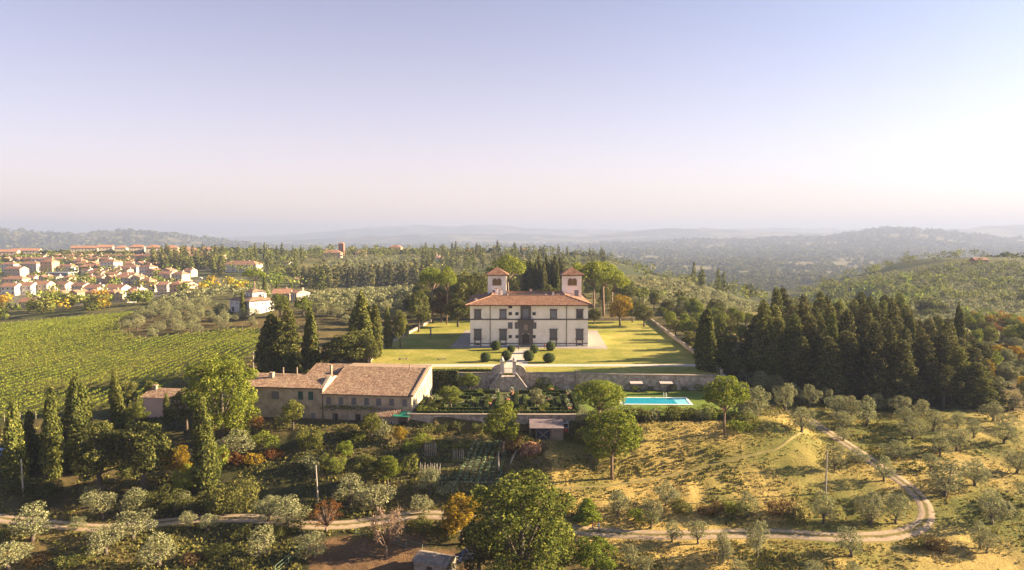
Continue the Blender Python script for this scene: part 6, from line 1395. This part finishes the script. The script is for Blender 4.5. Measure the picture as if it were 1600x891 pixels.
# bushy hedge under the pool lawn, one bush after another
for k in range(17):
    px = 1010 + k * 9.3; p = onz(px, 668, -5.0); x = 17.5 + k * 1.9; y = 138.4 + .5 * math.sin(k * 2.1)
    plant('shrub', x, y, gz(x, y) - .2, 2.9 + .5 * math.sin(k * 1.7), 4.2, ('oak', 'olive', 'lime', 'green', 'oak')[k % 5], f"bush in the hedge below the pool lawn, {ordw(k)} counted from the box garden")

# ---------------------------------------------------------------- vineyard rows
def vines():
    dv = np.array([.103, .995]); pv = np.array([.995, -.103]); Pv = np.array([(p.x, p.y) for p in VINE]); o = Pv @ pv; t = Pv @ dv
    rng = np.random.default_rng(21); rows = []
    for off in np.arange(o.min() + 1, o.max(), 2.9):
        tt = np.arange(t.min(), t.max(), 1.0); x = off * pv[0] + tt * dv[0]; y = off * pv[1] + tt * dv[1]; k = inpoly(x, y, VINE)
        run = []
        for a, q in zip(tt, list(k)):
            if q: run.append(a)
            elif run:
                rows.append((off, run[0], run[-1])); run = []
        if run: rows.append((off, run[0], run[-1]))
    rows = [r for r in rows if r[2] - r[1] > 8]
    rows.sort(key=lambda r: r[0] * 1000 + r[1])
    for i, (off, a, b) in enumerate(rows):
        n = int((b - a) * 13); tt = a + (b - a) * rng.random(n); s = rng.normal(size=n) * .15; x = off * pv[0] + tt * dv[0] + s * pv[0]; y = off * pv[1] + tt * dv[1] + s * pv[1]
        hh = rng.uniform(.95, 1.5, n) + .15 * (vnoise(tt / 2, np.full(n, off), 5) - .5); keepm = vnoise(tt / 1.6, np.full(n, off * 3), 9) > .08
        P = np.stack([x, y, Zb(x, y) + hh], 1)[keepm]; Nn = np.zeros_like(P); Nn[:, 2] = .5; Nn[:, :2] = np.sign(s[keepm])[:, None] * pv
        V, Q = quads(rng, P, Nn, .32, .8); cx_, cy_ = off * pv[0] + a * dv[0], off * pv[1] + a * dv[1]; cz = gz(cx_, cy_)
        e = empty('vine_row', (cx_, cy_, cz), 0, f"row of grapevines in the vineyard, {ordw(i)} counted from its left end", 'vine row', 'rows of the vineyard')
        obj('foliage', npmesh('foliage', V - np.array([cx_, cy_, cz]), Q, M['vine']), e)
        m = MB()
        for q in (a + .5, b - .5):
            px_, py_ = off * pv[0] + q * dv[0], off * pv[1] + q * dv[1]; z = gz(px_, py_) - cz
            MB().box(-.05, .05, -.05, .05, -.3, 1.8).build('post', M['wood'], e, (px_ - cx_, py_ - cy_, z))
vines()
# ---------------------------------------------------------------- grass
def tufts(name, n, poly, leafm, label, seed, size, ylim=210, dens_noise=None):
    rng = np.random.default_rng(seed); th = np.radians(rng.uniform(-42, 42, n)); r = np.exp(rng.uniform(math.log(84), math.log(ylim), n)); x = r * np.sin(th); y = r * np.cos(th)
    k = fbm(x / 9, y / 9, seed); ok = (k > .42) & ~inpoly(x, y, PLAT) & ~inpoly(x, y, GARD) & ~inpoly(x, y, VINE) & ~inpoly(x, y, YARD) & ~inpoly(x, y, SOIL) & (polydist(x, y, TRACK, False) > 1.6) & (polydist(x, y, DPATH, False) > .45)
    g_ = inpoly(x, y, GRAZE); ok &= g_ if poly else (~g_ | (k > .62)); x, y = x[ok], y[ok]; z = Zb(x, y)
    m = 2; P = np.repeat(np.stack([x, y, z], 1), m, 0) + rng.normal(size=(len(x) * m, 3)) * np.array([.2, .2, .0]) + np.array([0, 0, size * .28]); Nn = rng.normal(size=P.shape); Nn[:, 2] = .35
    V, Q = quads(rng, P, Nn, size, .2, 1.0, .6); o = obj(name, npmesh(name, V, Q, M[leafm])); tag(o, label, 'grass', kind='stuff')
tufts('dry_grass', 60000, True, 'dry', 'tufts of dry golden grass on the meadow', 61, .30)
tufts('weeds', 56000, False, 'weeds', 'rough green and yellow weeds on the slopes', 67, .42)
tufts('weeds', 3000, True, 'weeds', 'green weed patches in the dry meadow', 71, .4)
# ---------------------------------------------------------------- kitchen garden
def plot_row(px0, py0, px1, py1, leafm, label, size=.5, h=.45, w=.8, gap=.6, name='vegetable_row'):
    a, b = ground(px0, py0), ground(px1, py1); L_ = (b - a).length; rng = np.random.default_rng(int(px0 * 3 + py0)); e = empty(name, a, 0, label, 'vegetable row', 'rows of the kitchen garden'); n = int(L_ / gap); bl = []
    for i in range(n):
        t = (i + .5) / n; q = a.lerp(b, t); bl.append((vec(q.x - a.x + rng.normal() * .06, q.y - a.y + rng.normal() * .06, gz(q.x, q.y) - a.z + h * .45), (w * .42, w * .42, h * .6)))
    V, Q = leaf_cloud(rng, bl, 22, size * .45, .8, .4, cull=.3); obj('plants', npmesh('plants', V, Q, M[leafm]), e)['kind'] = 'stuff'
for k in range(7):
    plot_row(742 - k * 1.0 + k * 9.5, 690, 712 - k * 2 + k * 13, 758, 'cabbage', f"row of pale cabbages in the kitchen garden, {ordw(k)} counted from the bean poles", .5, .5, .95, 1.0)
for k, (y, x0, x1, lf, nm) in enumerate(((692, 682, 738, 'green', 'leafy green'), (698, 680, 735, 'lime', 'yellow-green'), (705, 684, 732, 'green', 'dark leafy'), (712, 690, 728, 'weeds', 'dry-looking'), (722, 692, 724, 'lime', 'bright yellow-green'), (736, 690, 716, 'green', 'low green'), (748, 680, 712, 'cabbage', 'greyish cabbage'))):
    plot_row(x0, y, x1, y + .6, lf, f"{nm} vegetable row beside the cabbages, {ordw(k)} counted down from the garden wall", .45, .6, .8, .7)
for k, (px, py, n, dx, lab) in enumerate(((656, 745, 9, 3.9, 'stand of tall bean poles at the bottom of the kitchen garden'), (664, 712, 6, 3.4, 'stand of tomato canes with orange leaves higher in the kitchen garden'), (708, 722, 6, 3.2, 'short stand of canes beside the cabbages'))):
    p = ground(px, py); e = empty('bean_poles', p, 0, lab, 'bean poles'); s_ = p.y / F
    for i in range(n):
        for j in range(2):
            x = i * dx * s_; y = j * 1.2; MB().tube([(x, y, gz(p.x + x, p.y + y) - p.z - .2), (x + .1 * math.sin(i * 5), y - .3 * (j - .5), 2.1 + .25 * math.sin(i * 3 + j))], .035, 4).build('pole', M['paleWood'], e)
    rng = np.random.default_rng(k); V, Q = leaf_cloud(rng, [(vec(i * dx * s_, .6, .7), (.35, .7, .6)) for i in range(n)], 7, .22, .9, .8); obj('foliage', npmesh('foliage', V, Q, M[('weeds', 'rust', 'green')[k]]), e)
p = ground(828, 708); e = empty('brush_heap', p, 0, 'reddish-brown heap of cut brush beside the kitchen garden fence', 'heap'); rng = np.random.default_rng(5)
V, Q = leaf_cloud(rng, [((0, 0, .7), (1.6, 1.5, 1.2)), ((.8, .3, .5), (1.2, 1.1, .8)), ((-.5, -.6, .4), (1.3, 1.0, .8))], 30, .5, 1.0, .5, 2.2); obj('brush', npmesh('brush', V, Q, M['straw']), e)
MB().lathe([(0, -.2), (1.5, -.1), (1.3, .7), (.7, 1.4), (0, 1.6)], 10).build('core', M['soil'], e, (0, 0, 0), True)
def fence(name, label, pts, h, mat, sp=2.4, rails=(.95,), r=.04, mesh=None):
    P = [ground(*p) for p in pts]; e = empty(name, P[0], 0, label, 'fence'); o0 = P[0]; prev = None
    for i in range(len(P) - 1):
        d = P[i + 1] - P[i]; n = max(1, int(d.length / sp))
        for k in range(n + (i == len(P) - 2)):
            q = P[i] + d * (k / n); q.z = gz(q.x, q.y); MB().tube([(0, 0, -.3), (0, 0, h)], r, 5).build('post', M[mat], e, q - o0)
            if prev is not None:
                for t in rails: MB().tube([prev - o0 + Vector((0, 0, h * t)), q - o0 + Vector((0, 0, h * t))], r * .5, 4).build('rail', M[mat], e)
            prev = q
    return e
M['greenwire'] = plain('green_fence_wire', (.22, .30, .20), .6)
fence('wire_fence', 'thin green wire fence running down the slope at the edge of the brown earth', [(430, 897), (470, 862), (492, 848)], 1.2, 'greenwire', 2.2, (.98, .5, .1))
fence('wire_fence', 'thin green wire fence between the brown earth and the huge tree', [(556, 834), (610, 848), (660, 862), (700, 880)], 1.2, 'greenwire', 2.2, (.98, .5, .1))
fence('plank_fence', 'pale board edging along the kitchen garden beside the brush heap', [(814, 690), (808, 706), (798, 726)], .8, 'paleWood', 1.0, (.95, .6, .25), .07)
fence('wire_fence', 'low line of garden posts along the bottom of the kitchen garden', [(690, 760), (730, 760), (800, 756)], .9, 'paleWood', 2.6, (.9,), .05)
# ---------------------------------------------------------------- poles
def pole(px, py, hp, label, lean=0, cross=False):
    p = ground(px, py); s_ = p.y / F; e = empty('utility_pole', p, 0, label, 'pole', 'wooden poles'); h = hp * s_
    MB().tube([(0, 0, -.6), (lean * h * .5, 0, h * .5), (lean * h, 0, h)], [.15, .125, .10], 7).build('shaft', M['paleWood'], e)
    if cross: MB().box(-.9, .9, -.06, .06, h * .86, h * .86 + .12).build('crossarm', M['paleWood'], e); [MB().lathe([(0, 0), (.06, 0), (.05, .16), (0, .18)], 6).build('insulator', M['white'], e, (x, 0, h * .86 + .12)) for x in (-.75, 0.35, .75)]
    else: MB().lathe([(.12, 0), (.13, .05), (0, .08)], 7).build('cap', M['metal'], e, (lean * h, 0, h))
pole(37, 778, 64, 'leaning wooden pole at the left edge before the ragged cypress', -.02)
pole(497, 785, 61, 'bare wooden pole standing above the track bend below the farmhouse', -.04)
pole(1290, 772, 70, 'bare wooden pole on the dry meadow among the olives', 0)
pole(396, 575, 26, 'small wooden pole with a crossarm behind the walnut tree', 0, True)
pole(69, 747, 14, 'short pale post beside the dark hedge at the left edge', 0)
pole(779, 735, 28, 'thin stake at the bottom of the kitchen garden', 0)
pole(1573, 505, 24, 'far pole on the hillside beyond the conifer grove', 0)
# ---------------------------------------------------------------- cars
def car(p, rz, paint, label):
    e = empty('parked_car', p, rz, label, 'car', 'parked cars'); 
    me = MB().prism([(-2.1, .3), (-2.15, .75), (-1.95, .95), (-1.2, 1.0), (-.55, 1.45), (.9, 1.48), (1.75, 1.0), (2.1, .9), (2.15, .35)], 'y', -.82, .82).mesh('body', M[paint]); bm = bmesh.new(); bm.from_mesh(me); bmesh.ops.bevel(bm, geom=bm.edges[:], offset=.06, segments=2, affect='EDGES'); bm.to_mesh(me); bm.free(); obj('body', me, e)
    for s in (-1, 1): MB().prism([(-1.0, 1.02), (-.5, 1.38), (.85, 1.4), (1.5, 1.02)], 'y', s * .80, s * .835).build('side_window', M['glass'], e)
    MB().poly([(-1.22, -.68, 1.02), (-1.22, .68, 1.02), (-.6, .62, 1.46), (-.6, -.62, 1.46)]).build('windscreen', M['glass'], e)
    for x in (-1.35, 1.3):
        for s in (-1, 1):
            w = obj('wheel', MB().lathe([(0, -.1), (.31, -.1), (.33, 0), (.31, .1), (0, .1)], 14).mesh('wheel', M['rubber']), e, (x, s * .76, .33)); w.rotation_euler[0] = math.pi / 2
    for s in (-.6, .6): MB().box(-2.17, -2.12, s - .15, s + .15, .68, .82).build('headlight', M['white'], e)
car(ground(-2, 714), .2, 'bluepaint', 'blue car parked at the left edge behind the ragged cypress')
car(ground(64, 700), 1.2, 'greypaint', 'dark grey car parked between the first two cypresses')
car(ground(80, 727), .3, 'greypaint', 'grey car parked before the single broad cypress')
M['navy'] = plain('navy_paint', (.012, .018, .05), .35, .5)
car(ground(733, 874), .5, 'navy', 'dark blue car half hidden among the trees beside the plank shed')
q_ = ground(474, 600); car(Vector((-51.5, 166.5, gz(-51.5, 166.5))), .1, 'redpaint', 'dark red car parked behind the farmhouse roof')
car(ground(206, 474), .4, 'white', 'pale car parked at the edge of town below the last row house'); car(ground(312, 436), .1, 'white', 'white car on the road below the cypress wood'); car(ground(322, 437), .1, 'greypaint', 'grey car on the road below the cypress wood')
# ---------------------------------------------------------------- garden shed at the bottom edge
p = ground(680, 893); e = empty('garden_shed', p, R_(-22), 'small weathered plank shed with a patched pale roof at the bottom edge', 'shed')
MB().box(-2.6, 2.6, -1.6, 1.6, -.6, 1.9).prism([(-1.6, 1.9), (0, 2.5), (1.6, 1.9)], 'x', -2.6, 2.6).build('wall', M['wood'], e)
for s in (-1, 1):
    for k in range(8):
        x = -2.8 + k * .7; pts = [(s * 1.85, 1.86), (s * 1.85, 1.92), (0, 2.62), (0, 2.56)]; MB().prism(pts, 'x', x + .015, x + .685).build('roof_board', M['wood'], e, (0, 0, .012 * (k % 2)))
MB().prism([(-1.5, 2.1), (-1.5, 2.14), (-.3, 2.6), (-.3, 2.56)], 'x', .3, 1.9).build('skylight', M['coping'], e); MB().box(-.5, .4, -1.63, -1.6, -.5, 1.4).build('door', M['darkwood'], e)
# ---------------------------------------------------------------- lawn furniture
for px, py, lab in ((630, 562.5, 'low stone bench on the lawn beside the drive, nearer the holm oak'), (690, 562.5, 'low stone bench on the lawn beside the drive, nearer the ball bushes')):
    p = onz(px, py, 0); e = empty('stone_bench', p, .05, lab, 'bench', 'stone benches on the lawn'); rbox('seat', -1.3, 1.3, -.28, .28, .38, .5, M['coping'], e, .03)
    for x in (-.95, .95): rbox('support', x - .14, x + .14, -.2, .2, 0, .38, M['coping'], e, .02)
p = onz(673, 524.5, 0); e = empty('statue', p, 0, 'small pale statue on a plinth in the shaded lawn left of the villa', 'statue')
rbox('plinth', -.35, .35, -.35, .35, 0, .8, M['coping'], e, .04); MB().lathe([(.26, .8), (.24, 1.2), (.3, 1.6), (.22, 1.9), (.34, 2.2), (.12, 2.45), (.16, 2.6), (.15, 2.75), (0, 2.85)], 10).build('figure', M['coping'], e, smooth=True)
# ---------------------------------------------------------------- people
def person(p, rz, top, legs, label, h=1.7, stride=.25):
    e = empty('person', p, rz, label, 'person'); k = h / 1.75
    J = {'pel': (0, 0, .95), 'wai': (0, 0, 1.1), 'che': (0, 0, 1.32), 'nec': (0, -.01, 1.47), 'chi': (0, -.03, 1.56), 'hea': (0, -.03, 1.66), 'top': (0, -.02, 1.74),
      'lh': (-.1, 0, .9), 'lk': (-.1, -stride * .5, .5), 'la': (-.1, -stride * .4, .09), 'lt': (-.1, -stride * .4 - .16, .04), 'rh': (.1, 0, .9), 'rk': (.1, stride * .05, .5), 'ra': (.1, stride * .8, .12), 'rt': (.1, stride * .8 - .15, .04),
      'ls': (-.19, 0, 1.4), 'le': (-.25, stride * .3, 1.13), 'lw': (-.24, stride * .1 - .06, .9), 'lf': (-.235, stride * .1 - .1, .8), 'rs': (.19, 0, 1.4), 're': (.25, -stride * .2, 1.13), 'rw': (.24, -stride * .6, .92), 'rf': (.235, -stride * .75, .84)}
    R = dict(pel=.145, wai=.13, che=.15, nec=.055, chi=.075, hea=.095, top=.07, lh=.095, lk=.062, la=.042, lt=.035, rh=.095, rk=.062, ra=.042, rt=.035, ls=.07, le=.045, lw=.034, lf=.03, rs=.07, re=.045, rw=.034, rf=.03)
    Ed = ['pel-wai', 'wai-che', 'che-nec', 'nec-chi', 'chi-hea', 'hea-top', 'pel-lh', 'lh-lk', 'lk-la', 'la-lt', 'pel-rh', 'rh-rk', 'rk-ra', 'ra-rt', 'che-ls', 'ls-le', 'le-lw', 'lw-lf', 'che-rs', 'rs-re', 're-rw', 'rw-rf']
    ks = list(J); me = bpy.data.meshes.new('body'); me.from_pydata([tuple(c * k for c in J[q]) for q in ks], [tuple(ks.index(x) for x in a.split('-')) for a in Ed], [])
    t = bpy.data.objects.new('tmp', me); link(t); m = t.modifiers.new('s', 'SKIN'); m.use_smooth_shade = True; sv = me.skin_vertices[0].data
    for i, q in enumerate(ks): sv[i].radius = (R[q] * k, R[q] * k); sv[i].use_root = (q == 'pel')
    t.modifiers.new('u', 'SUBSURF').levels = 1
    dg_ = bpy.context.evaluated_depsgraph_get(); nm = bpy.data.meshes.new_from_object(t.evaluated_get(dg_)); bpy.data.objects.remove(t)
    nm.materials.clear()
    for mm in (M[top], M[legs], M['skin'], M['rubber']): nm.materials.append(mm)
    for f in nm.polygons:
        c = f.center; z = c.z / k; f.material_index = 2 if z > 1.5 or (z < .97 and abs(c.x) > .2 * k) else (0 if z > .95 else (1 if z > .09 else 3))
    obj('body', nm, e); MB().lathe([(.10 * k, 1.66 * k), (.112 * k, 1.72 * k), (.08 * k, 1.79 * k), (0, 1.81 * k)], 10, (0, .01)).build('hair', M['hair'], e, smooth=True)
    return e
M['bluecloth'] = plain('light_blue_cloth', (.16, .30, .50), .9); M['pinkcloth'] = plain('pink_cloth', (.50, .13, .17), .9); M['darkcloth'] = plain('dark_cloth', (.03, .03, .045), .9); M['whitecloth'] = plain('pale_cloth', (.6, .56, .5), .9)
pa = ground(926, 831); pb = ground(935.5, 832.5); pa.z += .09; pb.z += .09
person(pb, 1.5, 'bluecloth', 'darkcloth', 'person in a light blue top and dark trousers walking on the track', 1.78)
person(pa, 1.5, 'pinkcloth', 'darkcloth', 'person in a pink top and dark trousers walking on the track behind another', 1.65)
q = onz(810, 549, 0); q.z = .05; person(q, .3, 'darkcloth', 'darkcloth', 'person in dark clothes standing on the gravel walk before the villa', 1.72, .1)
q = onz(851, 546, 0); q.z = .05; person(q, -.4, 'pinkcloth', 'darkcloth', 'person in reddish dark clothes standing by the ball bush near the villa', 1.72, .1)

# ---------------------------------------------------------------- air
hz = MB().box(-19100, 19100, -60, 19200, -140, 300).build('haze', [])
hm = bpy.data.materials.new('haze_air'); hm.use_nodes = True; nt = hm.node_tree; nt.nodes.remove(nt.nodes['Principled BSDF'])
pv = N(nt, 'ShaderNodeVolumePrincipled'); pv.inputs['Color'].default_value = (.29, .345, .51, 1); pv.inputs['Density'].default_value = HAZE; pv.inputs['Anisotropy'].default_value = .1
nt.links.new(pv.outputs[0], nt.nodes['Material Output'].inputs['Volume']); hm.cycles.homogeneous_volume = True
hz.data.materials.append(hm); tag(hz, 'pale blue haze lying over the hills and valley', 'haze', kind='stuff'); hz.display_type = 'WIRE'
0 and print('tris', sum(len(m.polygons) * 2 for m in bpy.data.meshes if m.users))
